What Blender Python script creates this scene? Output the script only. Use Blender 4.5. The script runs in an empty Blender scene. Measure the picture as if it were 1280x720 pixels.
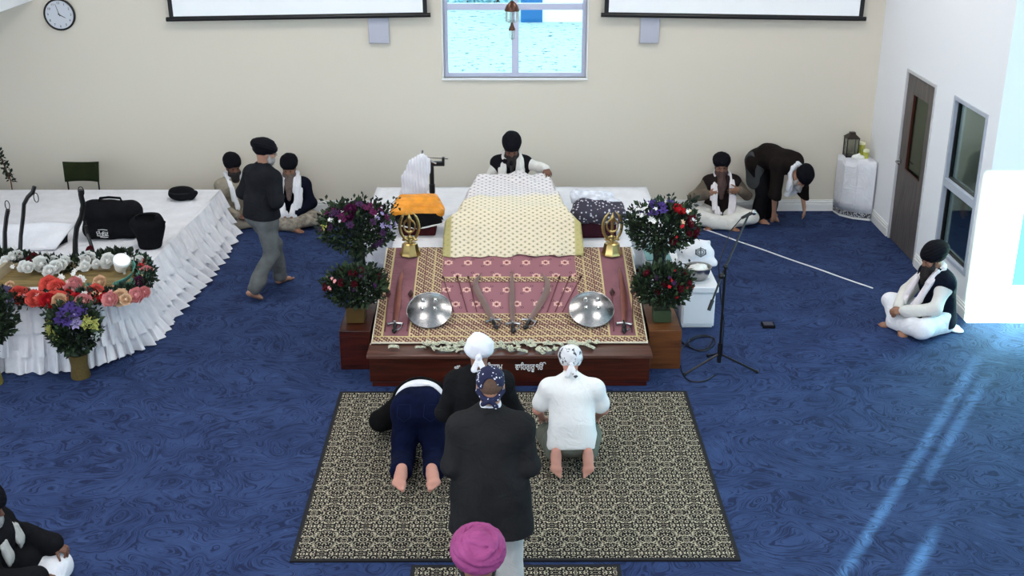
import bpy, math, random
import numpy as np
from mathutils import Vector, Matrix
random.seed(7); np.random.seed(7)
S = bpy.context.scene; COL = S.collection
PI = math.pi
def R(d): return math.radians(d)

# ---------------------------------------------------------------- measured camera
FPX, TH, YAW, CH = 1480.0, R(21.1), R(-0.27), 4.8
def ray(px, py):
    a, b = px-640, 360-py
    x, y, z = a, FPX*math.cos(TH)+b*math.sin(TH), -FPX*math.sin(TH)+b*math.cos(TH)
    c, s = math.cos(YAW), math.sin(YAW)
    return x*c-y*s, x*s+y*c, z
def at(px, py, z=0.0):
    r = ray(px, py); t = (z-CH)/r[2]; return Vector((r[0]*t, r[1]*t, z))
def atY(px, py, Y):
    r = ray(px, py); t = Y/r[1]; return Vector((r[0]*t, Y, CH+r[2]*t))
def atX(px, py, X):
    r = ray(px, py); t = X/r[0]; return Vector((X, r[1]*t, CH+r[2]*t))

# ---------------------------------------------------------------- materials
class NT:
    def __init__(s, name):
        s.m = bpy.data.materials.new(name); s.m.use_nodes = True
        s.t = s.m.node_tree; s.n = s.t.nodes; s.l = s.t.links
        s.b = s.n.get('Principled BSDF'); s.tc = None
    def new(s, t, **k):
        n = s.n.new(t)
        for a, v in k.items(): setattr(n, a, v)
        return n
    def put(s, sock, v):
        if hasattr(v, 'is_output') or isinstance(v, bpy.types.NodeSocket): s.l.new(v, sock)
        else: sock.default_value = v
    def obj(s):
        if not s.tc: s.tc = s.new('ShaderNodeTexCoord')
        return s.tc.outputs['Object']
    def ma(s, op, a, b=0.0, c=0.0):
        n = s.new('ShaderNodeMath', operation=op); s.put(n.inputs[0], a); s.put(n.inputs[1], b); s.put(n.inputs[2], c); return n.outputs[0]
    def vm(s, op, a, b=(0,0,0)):
        n = s.new('ShaderNodeVectorMath', operation=op); s.put(n.inputs[0], a); s.put(n.inputs[1], b); return n.outputs[0]
    def sep(s, v):
        n = s.new('ShaderNodeSeparateXYZ'); s.put(n.inputs[0], v); return n.outputs
    def com(s, x, y, z=0.0):
        n = s.new('ShaderNodeCombineXYZ'); s.put(n.inputs[0], x); s.put(n.inputs[1], y); s.put(n.inputs[2], z); return n.outputs[0]
    def noise(s, v, sc, det=2.0, rough=.5, dist=0.0):
        n = s.new('ShaderNodeTexNoise'); s.put(n.inputs['Vector'], v); n.inputs['Scale'].default_value = sc
        n.inputs['Detail'].default_value = det; n.inputs['Roughness'].default_value = rough; n.inputs['Distortion'].default_value = dist
        return n.outputs
    def vor(s, v, sc, feat='F1'):
        n = s.new('ShaderNodeTexVoronoi', feature=feat); s.put(n.inputs['Vector'], v); n.inputs['Scale'].default_value = sc; return n.outputs
    def ramp(s, f, stops, interp='LINEAR'):
        n = s.new('ShaderNodeValToRGB'); n.color_ramp.interpolation = interp
        e = n.color_ramp.elements
        while len(e) < len(stops): e.new(.5)
        for i, (p, c) in enumerate(stops):
            e[i].position = p; e[i].color = (*c, 1) if len(c) == 3 else c
        s.put(n.inputs[0], f); return n.outputs[0]
    def mix(s, f, a, b):
        n = s.new('ShaderNodeMix', data_type='RGBA'); s.put(n.inputs[0], f)
        s.put(n.inputs[6], (*a, 1) if isinstance(a, tuple) else a); s.put(n.inputs[7], (*b, 1) if isinstance(b, tuple) else b); return n.outputs[2]
    def fin(s, col, rough=.7, metal=0.0, bump=None, bs=.3, bd=.01, spec=.3):
        s.put(s.b.inputs['Base Color'], (*col, 1) if isinstance(col, tuple) else col)
        s.put(s.b.inputs['Roughness'], rough); s.put(s.b.inputs['Metallic'], metal); s.b.inputs['Specular IOR Level'].default_value = spec
        if bump is not None:
            n = s.new('ShaderNodeBump'); n.inputs['Strength'].default_value = bs; n.inputs['Distance'].default_value = bd
            s.put(n.inputs['Height'], bump); s.l.new(n.outputs[0], s.b.inputs['Normal'])
        return s.m
def cloth(name, col, var=.12, sc=6, rough=.9, bs=.55, col2=None, wsc=260, spec=.08):
    n = NT(name); f = n.noise(n.obj(), sc, 3)[0]
    c2 = col2 or tuple(max(0, c*(1-2*var)) for c in col)
    w = n.noise(n.obj(), wsc, 1)[0]
    cr = n.ma('ABSOLUTE', n.ma('SUBTRACT', n.noise(n.obj(), 5.5, 3, .55, 1.2)[0], .5))      # creases
    m = n.fin(n.mix(n.ramp(f, [(.35, (0,)*3), (.65, (1,)*3)]), c2, col), rough, 0, n.ma('ADD', n.ma('ADD', n.ma('MULTIPLY', f, .4), n.ma('MULTIPLY', cr, 1.6)), n.ma('MULTIPLY', w, .06)), bs, .03, spec)
    return m
def plain(name, col, rough=.5, metal=0.0, var=.08, sc=20, spec=.4, bs=.05):
    n = NT(name); f = n.noise(n.obj(), sc, 3)[0]
    return n.fin(n.mix(f, tuple(c*(1-var) for c in col), tuple(min(1, c*(1+var)) for c in col)), rough, metal, f, bs, .005, spec)
def wood(name, c1, c2, rough=.45, axis=0, sc=3.0, spec=.4):
    n = NT(name); mp = n.new('ShaderNodeMapping'); n.l.new(n.obj(), mp.inputs[0])
    st = [14, 14, 14]; st[axis] = 1.0; mp.inputs['Scale'].default_value = st
    f = n.noise(mp.outputs[0], sc, 5, .6, .4)[0]
    return n.fin(n.mix(n.ramp(f, [(.3, (0,)*3), (.7, (1,)*3)]), c1, c2), rough, 0, f, .12, .01, spec)

# ---------------------------------------------------------------- objects
def link(o, parent=None):
    COL.objects.link(o)
    if parent: o.parent = parent
    return o
def tag(o, label, cat, group=None):
    o['label'] = label; o['category'] = cat
    if group: o['group'] = group
    return o
def thing(name, label, cat, loc=(0,0,0), rz=0, group=None):
    o = bpy.data.objects.new(name, None); o.empty_display_size = .1
    o.location = loc; o.rotation_euler = (0, 0, rz); link(o); return tag(o, label, cat, group)
class MB:
    def __init__(s): s.v = []; s.f = []; s.mi = []
    def add(s, v, f, mi=0):
        k = len(s.v); s.v += [tuple(p) for p in v]; s.f += [tuple(i+k for i in q) for q in f]; s.mi += [mi]*len(f); return s
    def box(s, lo, hi, mi=0, rz=0, c=None):
        x0,y0,z0 = lo; x1,y1,z1 = hi
        v = [(x0,y0,z0),(x1,y0,z0),(x1,y1,z0),(x0,y1,z0),(x0,y0,z1),(x1,y0,z1),(x1,y1,z1),(x0,y1,z1)]
        if rz:
            c = c or ((x0+x1)/2, (y0+y1)/2); cc, ss = math.cos(rz), math.sin(rz)
            v = [(c[0]+(x-c[0])*cc-(y-c[1])*ss, c[1]+(x-c[0])*ss+(y-c[1])*cc, z) for x,y,z in v]
        return s.add(v, [(0,3,2,1),(4,5,6,7),(0,1,5,4),(1,2,6,5),(2,3,7,6),(3,0,4,7)], mi)
    def cyl(s, a, b, ra, rb=None, n=12, mi=0, caps=True):
        rb = ra if rb is None else rb
        a, b = Vector(a), Vector(b); d = (b-a).normalized()
        u = d.orthogonal().normalized(); w = d.cross(u)
        v = [a+(u*math.cos(t)+w*math.sin(t))*ra for t in [2*PI*i/n for i in range(n)]] + [b+(u*math.cos(t)+w*math.sin(t))*rb for t in [2*PI*i/n for i in range(n)]]
        f = [(i, (i+1) % n, n+(i+1) % n, n+i) for i in range(n)]
        if caps: f += [tuple(range(n-1, -1, -1)), tuple(range(n, 2*n))]
        return s.add(v, f, mi)
    def tube(s, pts, r, n=8, mi=0):
        pts = [Vector(p) for p in pts]; m = len(pts); rr = r if isinstance(r, (list, tuple)) else [r]*m
        v = []; u = None
        for i, p in enumerate(pts):
            d = (pts[min(i+1, m-1)]-pts[max(i-1, 0)])
            d = d.normalized() if d.length > 1e-9 else Vector((0,0,1))
            u = d.orthogonal().normalized() if u is None else (u-d*u.dot(d)).normalized()
            w = d.cross(u)
            v += [p+(u*math.cos(2*PI*k/n)+w*math.sin(2*PI*k/n))*rr[i] for k in range(n)]
        f = [(i*n+k, i*n+(k+1) % n, (i+1)*n+(k+1) % n, (i+1)*n+k) for i in range(m-1) for k in range(n)]
        f += [tuple(range(n-1, -1, -1)), tuple(range((m-1)*n, m*n))]
        return s.add(v, f, mi)
    def lathe(s, prof, c=(0,0,0), n=24, mi=0, M=None):
        M = M or Matrix.Identity(3); c = Vector(c); v = []; f = []
        for r, z in prof: v += [c+M@Vector((r*math.cos(2*PI*k/n), r*math.sin(2*PI*k/n), z)) for k in range(n)]
        for i in range(len(prof)-1): f += [(i*n+k, i*n+(k+1) % n, (i+1)*n+(k+1) % n, (i+1)*n+k) for k in range(n)]
        if prof[0][0] > 1e-4: f.append(tuple(range(n-1, -1, -1)))
        if prof[-1][0] > 1e-4: f.append(tuple(range((len(prof)-1)*n, len(prof)*n)))
        return s.add(v, f, mi)
    def prism(s, poly, z0, z1, mi=0):
        n = len(poly); v = [(x, y, z0) for x, y in poly]+[(x, y, z1) for x, y in poly]
        return s.add(v, [tuple(range(n-1, -1, -1)), tuple(range(n, 2*n))]+[(i, (i+1) % n, n+(i+1) % n, n+i) for i in range(n)], mi)
    def ball(s, c, r, n=10, mi=0, sc=(1,1,1)):
        v = []; f = []; m = n//2+1
        for i in range(m+1):
            a = PI*i/m
            for k in range(n): v.append((c[0]+r*sc[0]*math.sin(a)*math.cos(2*PI*k/n), c[1]+r*sc[1]*math.sin(a)*math.sin(2*PI*k/n), c[2]-r*sc[2]*math.cos(a)))
        for i in range(m): f += [(i*n+k, i*n+(k+1) % n, (i+1)*n+(k+1) % n, (i+1)*n+k) for k in range(n)]
        return s.add(v, f, mi)
    def grid(s, fn, nu, nv, mi=0, flip=False):
        v = [fn(i/nu, j/nv) for j in range(nv+1) for i in range(nu+1)]
        f = [(j*(nu+1)+i, j*(nu+1)+i+1, (j+1)*(nu+1)+i+1, (j+1)*(nu+1)+i) for j in range(nv) for i in range(nu)]
        if flip: f = [q[::-1] for q in f]
        return s.add(v, f, mi)
    def mesh(s, name, mats, ang=35):
        me = bpy.data.meshes.new(name); me.from_pydata(s.v, [], s.f)
        for m in (mats if isinstance(mats, (list, tuple)) else [mats]): me.materials.append(m)
        me.polygons.foreach_set('material_index', s.mi); me.polygons.foreach_set('use_smooth', [True]*len(s.f))
        me.validate(); me.update(); me.set_sharp_from_angle(angle=R(ang)); return me
    def build(s, name, mats, parent=None, bevel=0, solid=0, ang=35, sub=0):
        o = bpy.data.objects.new(name, s.mesh(name, mats, ang)); link(o, parent)
        if sub: m = o.modifiers.new('s', 'SUBSURF'); m.levels = m.render_levels = sub
        if solid: m = o.modifiers.new('t', 'SOLIDIFY'); m.thickness = solid; m.offset = -1
        if bevel: m = o.modifiers.new('b', 'BEVEL'); m.width = bevel; m.segments = 2; m.limit_method = 'ANGLE'
        return o
def struct(name, mb, mats, parent=None, **k):
    o = mb.build(name, mats, parent, **k)
    if not parent: o['kind'] = 'structure'
    return o

# ---------------------------------------------------------------- soft bodies from distance fields
def V3(*a): return np.array(a, dtype=np.float64)
def nrm(v): v = np.asarray(v, float); return v/(np.linalg.norm(v)+1e-12)
class Field:
    def __init__(s, lo, hi, h):
        s.lo = np.array(lo, float); s.h = h
        s.n = np.ceil((np.array(hi, float)-s.lo)/h).astype(int)+1
        s.F = np.full(tuple(s.n), 1.0, np.float32)
    def reg(s, lo, hi):
        a = np.clip(np.floor((lo-s.lo)/s.h).astype(int), 0, s.n-1); b = np.clip(np.ceil((hi-s.lo)/s.h).astype(int)+1, 1, s.n)
        ax = [(s.lo[i]+s.h*np.arange(a[i], b[i])).astype(np.float32) for i in range(3)]
        return (slice(a[0], b[0]), slice(a[1], b[1]), slice(a[2], b[2])), ax[0][:, None, None], ax[1][None, :, None], ax[2][None, None, :]
    def merge(s, sl, d, k, sub=False):
        F = s.F[sl]
        if sub: s.F[sl] = np.maximum(F, -d); return
        hh = np.maximum(k-np.abs(F-d), 0)/k
        s.F[sl] = np.minimum(F, d)-hh*hh*k*.25
    def cone(s, a, b, ra, rb, k=.02, ax=None, sc=1.0, sub=False):
        a = np.array(a, float); b = np.array(b, float); m = max(ra, rb)+k+.02
        sl, X, Y, Z = s.reg(np.minimum(a, b)-m, np.maximum(a, b)+m)
        if min(X.shape[0], Y.shape[1], Z.shape[2]) < 1: return s
        if ax is not None:
            ax = nrm(ax); g = 1/sc-1
            dp = (X-a[0])*ax[0]+(Y-a[1])*ax[1]+(Z-a[2])*ax[2]
            X = X+dp*(g*ax[0]); Y = Y+dp*(g*ax[1]); Z = Z+dp*(g*ax[2])
            b = b+ax*(np.dot(b-a, ax)*g)
        ab = b-a; L = max(float(ab@ab), 1e-10)
        px, py, pz = X-a[0], Y-a[1], Z-a[2]
        t = np.clip((px*ab[0]+py*ab[1]+pz*ab[2])/L, 0, 1)
        d = np.sqrt((px-t*ab[0])**2+(py-t*ab[1])**2+(pz-t*ab[2])**2)-(ra+(rb-ra)*t)
        if ax is not None: d = d*math.sqrt(sc)
        s.merge(sl, d.astype(np.float32), k, sub); return s
    def ell(s, c, r, fr=None, k=.02, sub=False):
        c = np.array(c, float); r = np.array(r, float); m = r.max()+k+.02
        fr = np.eye(3) if fr is None else np.array(fr, float)     # rows: local axes
        sl, X, Y, Z = s.reg(c-m, c+m)
        if min(X.shape[0], Y.shape[1], Z.shape[2]) < 1: return s
        px, py, pz = X-c[0], Y-c[1], Z-c[2]; q = 0; q2 = 0
        for i in range(3):
            e = (px*fr[i][0]+py*fr[i][1]+pz*fr[i][2])/r[i]; q = q+e*e; q2 = q2+(e/r[i])**2
        k0 = np.sqrt(q); d = k0*(k0-1)/np.sqrt(q2+1e-9)
        s.merge(sl, d.astype(np.float32), k, sub); return s
    def path(s, pts, r, k=.015, ax=None, sc=1.0):
        rr = r if isinstance(r, (list, tuple)) else [r]*len(pts)
        for i in range(len(pts)-1):
            a_ = ax[i] if isinstance(ax, list) else ax
            s.cone(pts[i], pts[i+1], rr[i], rr[i+1], k, a_, sc)
        return s
    def cut(s, p, n):
        "drop everything on the side n points to"
        n = nrm(n); sl, X, Y, Z = s.reg(s.lo, s.lo+s.h*s.n)
        s.F = np.maximum(s.F, ((X-p[0])*n[0]+(Y-p[1])*n[1]+(Z-p[2])*n[2]).astype(np.float32)); return s
    def fn(s, f):
        sl, X, Y, Z = s.reg(s.lo, s.lo+s.h*s.n); s.F = s.F+f(X, Y, Z).astype(np.float32); return s
    def folds(s, amp, fr=30, seed=0, dirs=None, n=5):
        rs = np.random.RandomState(seed)
        def f(X, Y, Z):
            wx = .03*np.sin(7*Y+9*Z+seed); wy = .03*np.sin(8*X+6*Z+2*seed); o = 0
            for i in range(n):
                d = rs.normal(size=3)
                if dirs is not None: d = np.array(dirs)*rs.choice([-1, 1], 3)+.25*d
                d = nrm(d)*fr*rs.uniform(.5, 1.3)
                o = o+np.sin(d[0]*(X+wx)+d[1]*(Y+wy)+d[2]*(Z+wx)+rs.uniform(0, 6.28))
            return amp*o/n*1.6
        return s.fn(f)
    def build(s, name, mat, parent):
        F = np.pad(s.F, 1, constant_values=1.0); lo = s.lo-s.h; n = F.shape
        s0 = F < 0; cnt = np.zeros((n[0]-1, n[1]-1, n[2]-1), np.int8)
        C = [(i, j, k) for i in (0, 1) for j in (0, 1) for k in (0, 1)]
        for i, j, k in C: cnt += s0[i:n[0]-1+i, j:n[1]-1+j, k:n[2]-1+k]
        I = np.argwhere((cnt > 0) & (cnt < 8)); idx = np.full(cnt.shape, -1, np.int32); idx[tuple(I.T)] = np.arange(len(I))
        P = np.zeros((len(I), 3)); W = np.zeros(len(I))
        for c in C:
            for ax in range(3):
                if c[ax]: continue
                e = list(c); e[ax] = 1
                f0 = F[I[:, 0]+c[0], I[:, 1]+c[1], I[:, 2]+c[2]]; f1 = F[I[:, 0]+e[0], I[:, 1]+e[1], I[:, 2]+e[2]]
                m = (f0 < 0) != (f1 < 0); t = np.where(m, f0/(f0-f1+1e-12), 0)
                q = np.tile(np.array(c, float), (len(I), 1)); q[:, ax] += t; P += q*m[:, None]; W += m
        P = lo+s.h*(I+P/W[:, None])
        fs = []
        for ax in range(3):
            a1, a2 = (ax+1) % 3, (ax+2) % 3
            sa = [slice(0, n[i]) for i in range(3)]; sb = list(sa); sa[ax] = slice(0, n[ax]-1); sb[ax] = slice(1, n[ax])
            A, B = s0[tuple(sa)], s0[tuple(sb)]; E = np.argwhere(A != B)
            E = E[(E[:, a1] > 0) & (E[:, a2] > 0) & (E[:, a1] < n[a1]-1) & (E[:, a2] < n[a2]-1)]
            ins = A[tuple(E.T)]
            def g(d1, d2):
                q = E.copy(); q[:, a1] -= d1; q[:, a2] -= d2; return idx[tuple(q.T)]
            Q = np.stack([g(1, 1), g(0, 1), g(0, 0), g(1, 0)], 1); Q[~ins] = Q[~ins][:, ::-1]; fs.append(Q)
        Q = np.concatenate(fs).astype(np.int32); Q = Q[(Q >= 0).all(1)]
        me = bpy.data.meshes.new(name); me.vertices.add(len(P)); me.vertices.foreach_set('co', P.astype(np.float32).ravel())
        me.loops.add(len(Q)*4); me.loops.foreach_set('vertex_index', Q.ravel())
        me.polygons.add(len(Q)); me.polygons.foreach_set('loop_start', np.arange(0, len(Q)*4, 4, dtype=np.int32)); me.polygons.foreach_set('loop_total', np.full(len(Q), 4, np.int32))
        me.polygons.foreach_set('use_smooth', np.ones(len(Q), bool)); me.update(calc_edges=True); me.validate(); me.materials.append(mat)
        o = bpy.data.objects.new(name, me); return link(o, parent)
# ---------------------------------------------------------------- people
SIT = dict(pel=(0,0,.13), wst=(0,.0,.27), cst=(0,.02,.43), nk=(0,.035,.605), hd=(0,.065,.745), fwd=(0,1,-.12), shw=.165,
    hipR=(.10,.02,.12), hipL=(-.10,.02,.12), knR=(.36,.27,.13), knL=(-.36,.27,.13), anR=(-.07,.38,.07), anL=(.13,.33,.065),
    toR=(-.9,.35,-.1), soR=(-.1,.3,-.9), toL=(.9,.4,-.1), soL=(.1,.3,-.9),
    elR=(.27,.12,.30), elL=(-.27,.12,.30), wrR=(.09,.30,.22), wrL=(-.09,.30,.22),
    hR=((-.75,.55,-.3),(-.3,-.2,-.9)), hL=((.75,.55,-.3),(.3,-.2,-.9)))
STAND = dict(pel=(0,0,.97), wst=(0,.0,1.10), cst=(0,.01,1.28), nk=(0,.01,1.47), hd=(0,.04,1.61), fwd=(0,1,-.1), shw=.175,
    hipR=(.095,0,.92), hipL=(-.095,0,.92), knR=(.11,.02,.50), knL=(-.11,.02,.50), anR=(.12,-.03,.085), anL=(-.12,-.03,.085),
    toR=(.15,1,0), soR=(0,0,-1), toL=(-.15,1,0), soL=(0,0,-1),
    elR=(.26,-.03,1.13), elL=(-.26,-.03,1.13), wrR=(.14,.19,1.03), wrL=(-.14,.19,1.03),
    hR=((-.7,.6,-.2),(-.5,-.4,-.5)), hL=((.7,.6,-.2),(.5,-.4,-.5)))
def J(base, **k):
    d = dict(base); d.update(k)
    j = {a: (np.array(v, float) if isinstance(v, tuple) and not isinstance(v[0], tuple) else v) for a, v in d.items()}
    up = nrm(j['nk']-j['wst']); lat = np.array(d.get('lat', (1,0,0)), float); j['up'] = up; j['lat'] = nrm(lat); j['fr'] = nrm(np.cross(up, lat))
    sh = j['cst']+up*(.095) if 'shc' not in j else j['shc']
    j['shR'] = j.get('shR', sh+j['lat']*j['shw']); j['shL'] = j.get('shL', sh-j['lat']*j['shw'])
    hf = nrm(j['fwd']); hl = nrm(np.cross(hf, j.get('hup', np.array((0,0,1.))))); hu = np.cross(hl, hf)
    j['H'] = (hl, hf, hu); return j
def bounds(j, m=.2):
    ps = np.array([j[k] for k in ('pel','cst','nk','hd','shR','shL','hipR','hipL','knR','knL','anR','anL','elR','elL','wrR','wrL')])
    lo = ps.min(0)-m; hi = ps.max(0)+m; hi[2] = max(hi[2], j['hd'][2]+.15); return lo, hi
def torso(F, j, e=0, hips=True, sh=True, fat=1.0, belly=0.0):
    f, l = j['fr'], j['lat']
    if hips:
        F.cone(j['pel']+l*.06, j['pel']-l*.06, .115+e, .115+e, .04); F.cone(j['hipR'], j['hipL'], .10+e, .10+e, .05)
    F.cone(j['pel']+l*.03, j['wst']+l*.03, .118*fat+e, .108*fat+e, .05, f, .88); F.cone(j['pel']-l*.03, j['wst']-l*.03, .118*fat+e, .108*fat+e, .05, f, .88)
    F.cone(j['wst']+l*.035, j['cst']+l*.05, .108*fat+e, .118+e, .05, f, .9); F.cone(j['wst']-l*.035, j['cst']-l*.05, .108*fat+e, .118+e, .05, f, .9)
    if belly: F.ell(j['wst']+f*.05, (.13+e, .10+belly+e, .14), (l, f, j['up']), .05)
    c2 = j['cst']+j['up']*.07
    F.cone(c2+l*.06-j['up']*.01, c2-l*.06-j['up']*.01, .104+e, .104+e, .05, f, .9)
    if sh:
        F.cone(j['shR'], c2+l*.05, .058+e, .085+e, .05); F.cone(j['shL'], c2-l*.05, .058+e, .085+e, .05)
        F.cone(j['shR']-l*.04, j['nk']-j['up']*.01, .046+e, .052+e*.7, .05); F.cone(j['shL']+l*.04, j['nk']-j['up']*.01, .046+e, .052+e*.7, .05)
def arm(F, j, s, e=0, to=1.0, k=.025):
    a, b, c = j['sh'+s], j['el'+s], j['wr'+s]
    F.ell(a, (.058+e,)*3, None, .03); F.cone(a, b, .052+e, .042+e*.8, k)
    if to > 0: F.cone(b, b+(c-b)*to, .044+e, (.029+(1-to)*.013)+e, k)
def leg(F, j, s, e=0, to=1.0, flare=0.0):
    a, b, c = j['hip'+s], j['kn'+s], j['an'+s]
    F.cone(a, b, .092+e, .060+e, .04); d = b+(c-b)*to
    F.cone(b, d, .058+e, .040+e+flare, .03)
    back = nrm(np.cross(np.cross(nrm(a-b), nrm(c-b)), nrm(c-b))+1e-9); back = back if np.dot(back, a-b) < 0 else -back
    if to > .6 and not e: F.cone(b+(c-b)*.15-0*back, b+(c-b)*.45, .055, .052, .03)
def hand(F, w, d, pn, s, curl=.5, spread=.12, sc=1.0):
    d = nrm(d); pn = nrm(np.array(pn)-d*np.dot(pn, d)); u = np.cross(d, pn)*(1 if s == 'R' else -1)   # u points to the thumb side
    w = np.array(w, float); F.cone(w, w+d*.03*sc, .026*sc, .028*sc, .015, pn, .75)
    F.cone(w+d*.03*sc+u*.012*sc, w+d*.085*sc+u*.02*sc, .026*sc, .024*sc, .015, pn, .55); F.cone(w+d*.03*sc-u*.012*sc, w+d*.08*sc-u*.02*sc, .025*sc, .023*sc, .015, pn, .55)
    for i, (o, L, r) in enumerate([(.031,.070,.0088),(.010,.078,.009),(-.011,.073,.0086),(-.031,.056,.0078)]):
        p = w+d*(.088-.006*abs(i-1.2))*sc+u*o*sc; dd = nrm(d+u*spread*(1.4-i)*.6)
        for q, (fr, c) in enumerate([(.42, curl*.7), (.32, curl*1.2), (.26, curl*.9)]):
            cc, ss = math.cos(c), math.sin(c); pd = nrm(pn-dd*np.dot(pn, dd)); dd = nrm(dd*cc+pd*ss)
            if q == 0: pn2 = pn
            e = p+dd*L*fr*sc; F.cone(p, e, r*sc*(1-.07*q), r*sc*(.95-.08*q), .004); p = e
    p = w+d*.025*sc+u*.026*sc; dd = nrm(d*.75+u*.75+pn*.25)
    for L, r in [(.04,.0125),(.034,.0105),(.026,.009)]:
        e = p+dd*L*sc; F.cone(p, e, r*sc, r*.92*sc, .008); p = e; dd = nrm(dd+d*.25+pn*.2*(1+curl))
def foot(F, a, t, so, s, sc=1.0):
    t = nrm(t); so = nrm(np.array(so)-t*np.dot(so, t)); u = np.cross(t, so)*(-1 if s == 'R' else 1)   # u to the little toe
    a = np.array(a, float); F.cone(a, a+so*.035*sc-t*.03*sc, .038*sc, .034*sc, .03)
    F.cone(a+so*.045*sc-t*.035*sc, a+so*.05*sc+t*.05*sc, .032*sc, .032*sc, .03, so, .85)
    F.cone(a+so*.035*sc+t*.02*sc, a+so*.055*sc+t*.115*sc-u*.012*sc, .040*sc, .030*sc, .03, so, .75)
    F.cone(a+so*.055*sc+t*.04*sc+u*.012*sc, a+so*.06*sc+t*.11*sc+u*.02*sc, .028*sc, .024*sc, .02, so, .7)
    F.cone(a+so*.056*sc+t*.112*sc-u*.030*sc, a+so*.058*sc+t*.100*sc+u*.030*sc, .022*sc, .019*sc, .02)
    for i, (o, L, r) in enumerate([(-.033,.048,.0135),(-.012,.042,.010),(.005,.037,.0095),(.021,.031,.009),(.035,.025,.0085)]):
        p = a+so*.062*sc+t*(.125-.007*i*(i > 0))*sc+u*o*sc; F.cone(p, p+t*L*sc+so*.004*sc, r*sc, r*.95*sc, .006)
def head(F, j, sc=1.0):
    c = j['hd']; l, f, u = j['H']; M = (l, f, u); o = lambda x, y, z: c+(l*x+f*y+u*z)*sc
    F.ell(o(0,-.008,.025), np.array((.076,.096,.088))*sc, M, .02); F.ell(o(0,.022,-.03), np.array((.062,.070,.078))*sc, M, .03)
    F.ell(o(0,.045,-.088), np.array((.034,.034,.024))*sc, M, .025)
    F.cone(j['nk']-np.array((0,0,.01)), o(0,-.025,-.04), .058*sc, .056*sc, .03)
    F.cone(o(0,.086,.018), o(0,.108,-.024), .010*sc, .0145*sc, .012); F.cone(o(-.011,.098,-.028), o(.011,.098,-.028), .009*sc, .009*sc, .008)
    F.cone(o(-.042,.074,.03), o(.042,.074,.03), .012*sc, .012*sc, .015)
    for s in (-1, 1):
        F.ell(o(s*.031,.099,.008), np.array((.018,.012,.010))*sc, M, .005, sub=True); F.ell(o(s*.031,.084,.007), np.array((.0145,.012,.0115))*sc, M, .004)
        F.ell(o(s*.045,.062,-.022), np.array((.024,.022,.024))*sc, M, .02)
        F.ell(o(s*.079,-.006,-.002), np.array((.010,.021,.033))*sc, M, .006); F.ell(o(s*.086,.002,-.002), np.array((.006,.010,.018))*sc, M, .003, sub=True)
    F.cone(o(-.022,.089,-.052), o(.022,.089,-.052), .0075*sc, .0075*sc, .006); F.cone(o(-.018,.088,-.063), o(.018,.088,-.063), .008*sc, .008*sc, .006)
def body(t, j, mat, h=.008, curlR=.6, curlL=.6, hsc=1.0):
    lo, hi = bounds(j, .21); F = Field(lo, hi, h); torso(F, j, -.008)
    for s in 'RL':
        arm(F, j, s, -.004); leg(F, j, s, -.004); foot(F, j['an'+s], j['to'+s], j['so'+s], s, j.get('fsc', 1.0))
        hd = j['h'+s]; hand(F, j['wr'+s], hd[0], hd[1], s, curlR if s == 'R' else curlL, sc=hsc)
    head(F, j); b = F.build('body', mat, t)
    l, f, u = j['H']; c = j['hd']
    for s in (-1, 1):
        e = MB().ball((0,0,0), .0085, 8).build('eye', M['eye'], t); e.location = c+l*s*.031+f*.0905+u*.008
    return b
def top(t, j, mat, name='jacket', e=.022, sleeve=.93, h=.01, hem=None, fold=.006, seed=1, fat=1.0, belly=0.0, skirt=None, hips=True, extra=None, vneck=False):
    lo, hi = bounds(j, .2+e); F = Field(lo, hi, h); torso(F, j, e, hips=hips, fat=fat, belly=belly)
    if skirt:
        for a, b, ra, rb in skirt: F.cone(a, b, ra, rb, .05, j['fr'], .8)
    if sleeve is not None:
        for s in 'RL':
            if sleeve > 0: arm(F, j, s, e, sleeve)
            else:
                a, b = j['sh'+s], j['el'+s]; F.ell(a, (.062+e,)*3, None, .04); F.cone(a, a+(b-a)*(1+sleeve), .058+e, .055+e, .03)
    if extra: extra(F)
    F.folds(fold, 26, seed)
    u_ = j['up']; a_ = j['nk']+u_*.035; F.cone(a_+u_*.06-j['fr']*.005, a_+u_*.14, .066, .085, .01, sub=True); F.cone(a_+u_*.0, a_+u_*.1, .057, .06, .01, sub=True)
    if vneck: F.cone(a_+j['fr']*.06, a_+j['fr']*.17-u_*.15, .055, .02, .01, sub=True)
    if hem is not None: F.cut(hem[0], hem[1])
    return F.build(name, mat, t)
def pants(t, j, mat, e=.024, to=.92, h=.01, fold=.007, seed=3, flare=.012, cut=None, wst=.05, name='trousers', extra=None):
    lo, hi = bounds(j, .2+e); hi[2] = max(j['pel'][2]+.3, j['knR'][2]+.2, j['knL'][2]+.2); F = Field(lo, hi, h)
    F.cone(j['pel']+j['lat']*.05, j['pel']-j['lat']*.05, .115+e, .115+e, .04); F.cone(j['hipR'], j['hipL'], .10+e, .10+e, .05)
    for s in 'RL': leg(F, j, s, e, to, flare)
    if extra: extra(F)
    F.folds(fold, 28, seed)
    F.cut((0, 0, .012), (0, 0, -1))
    return F.build(name, mat, t)
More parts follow.
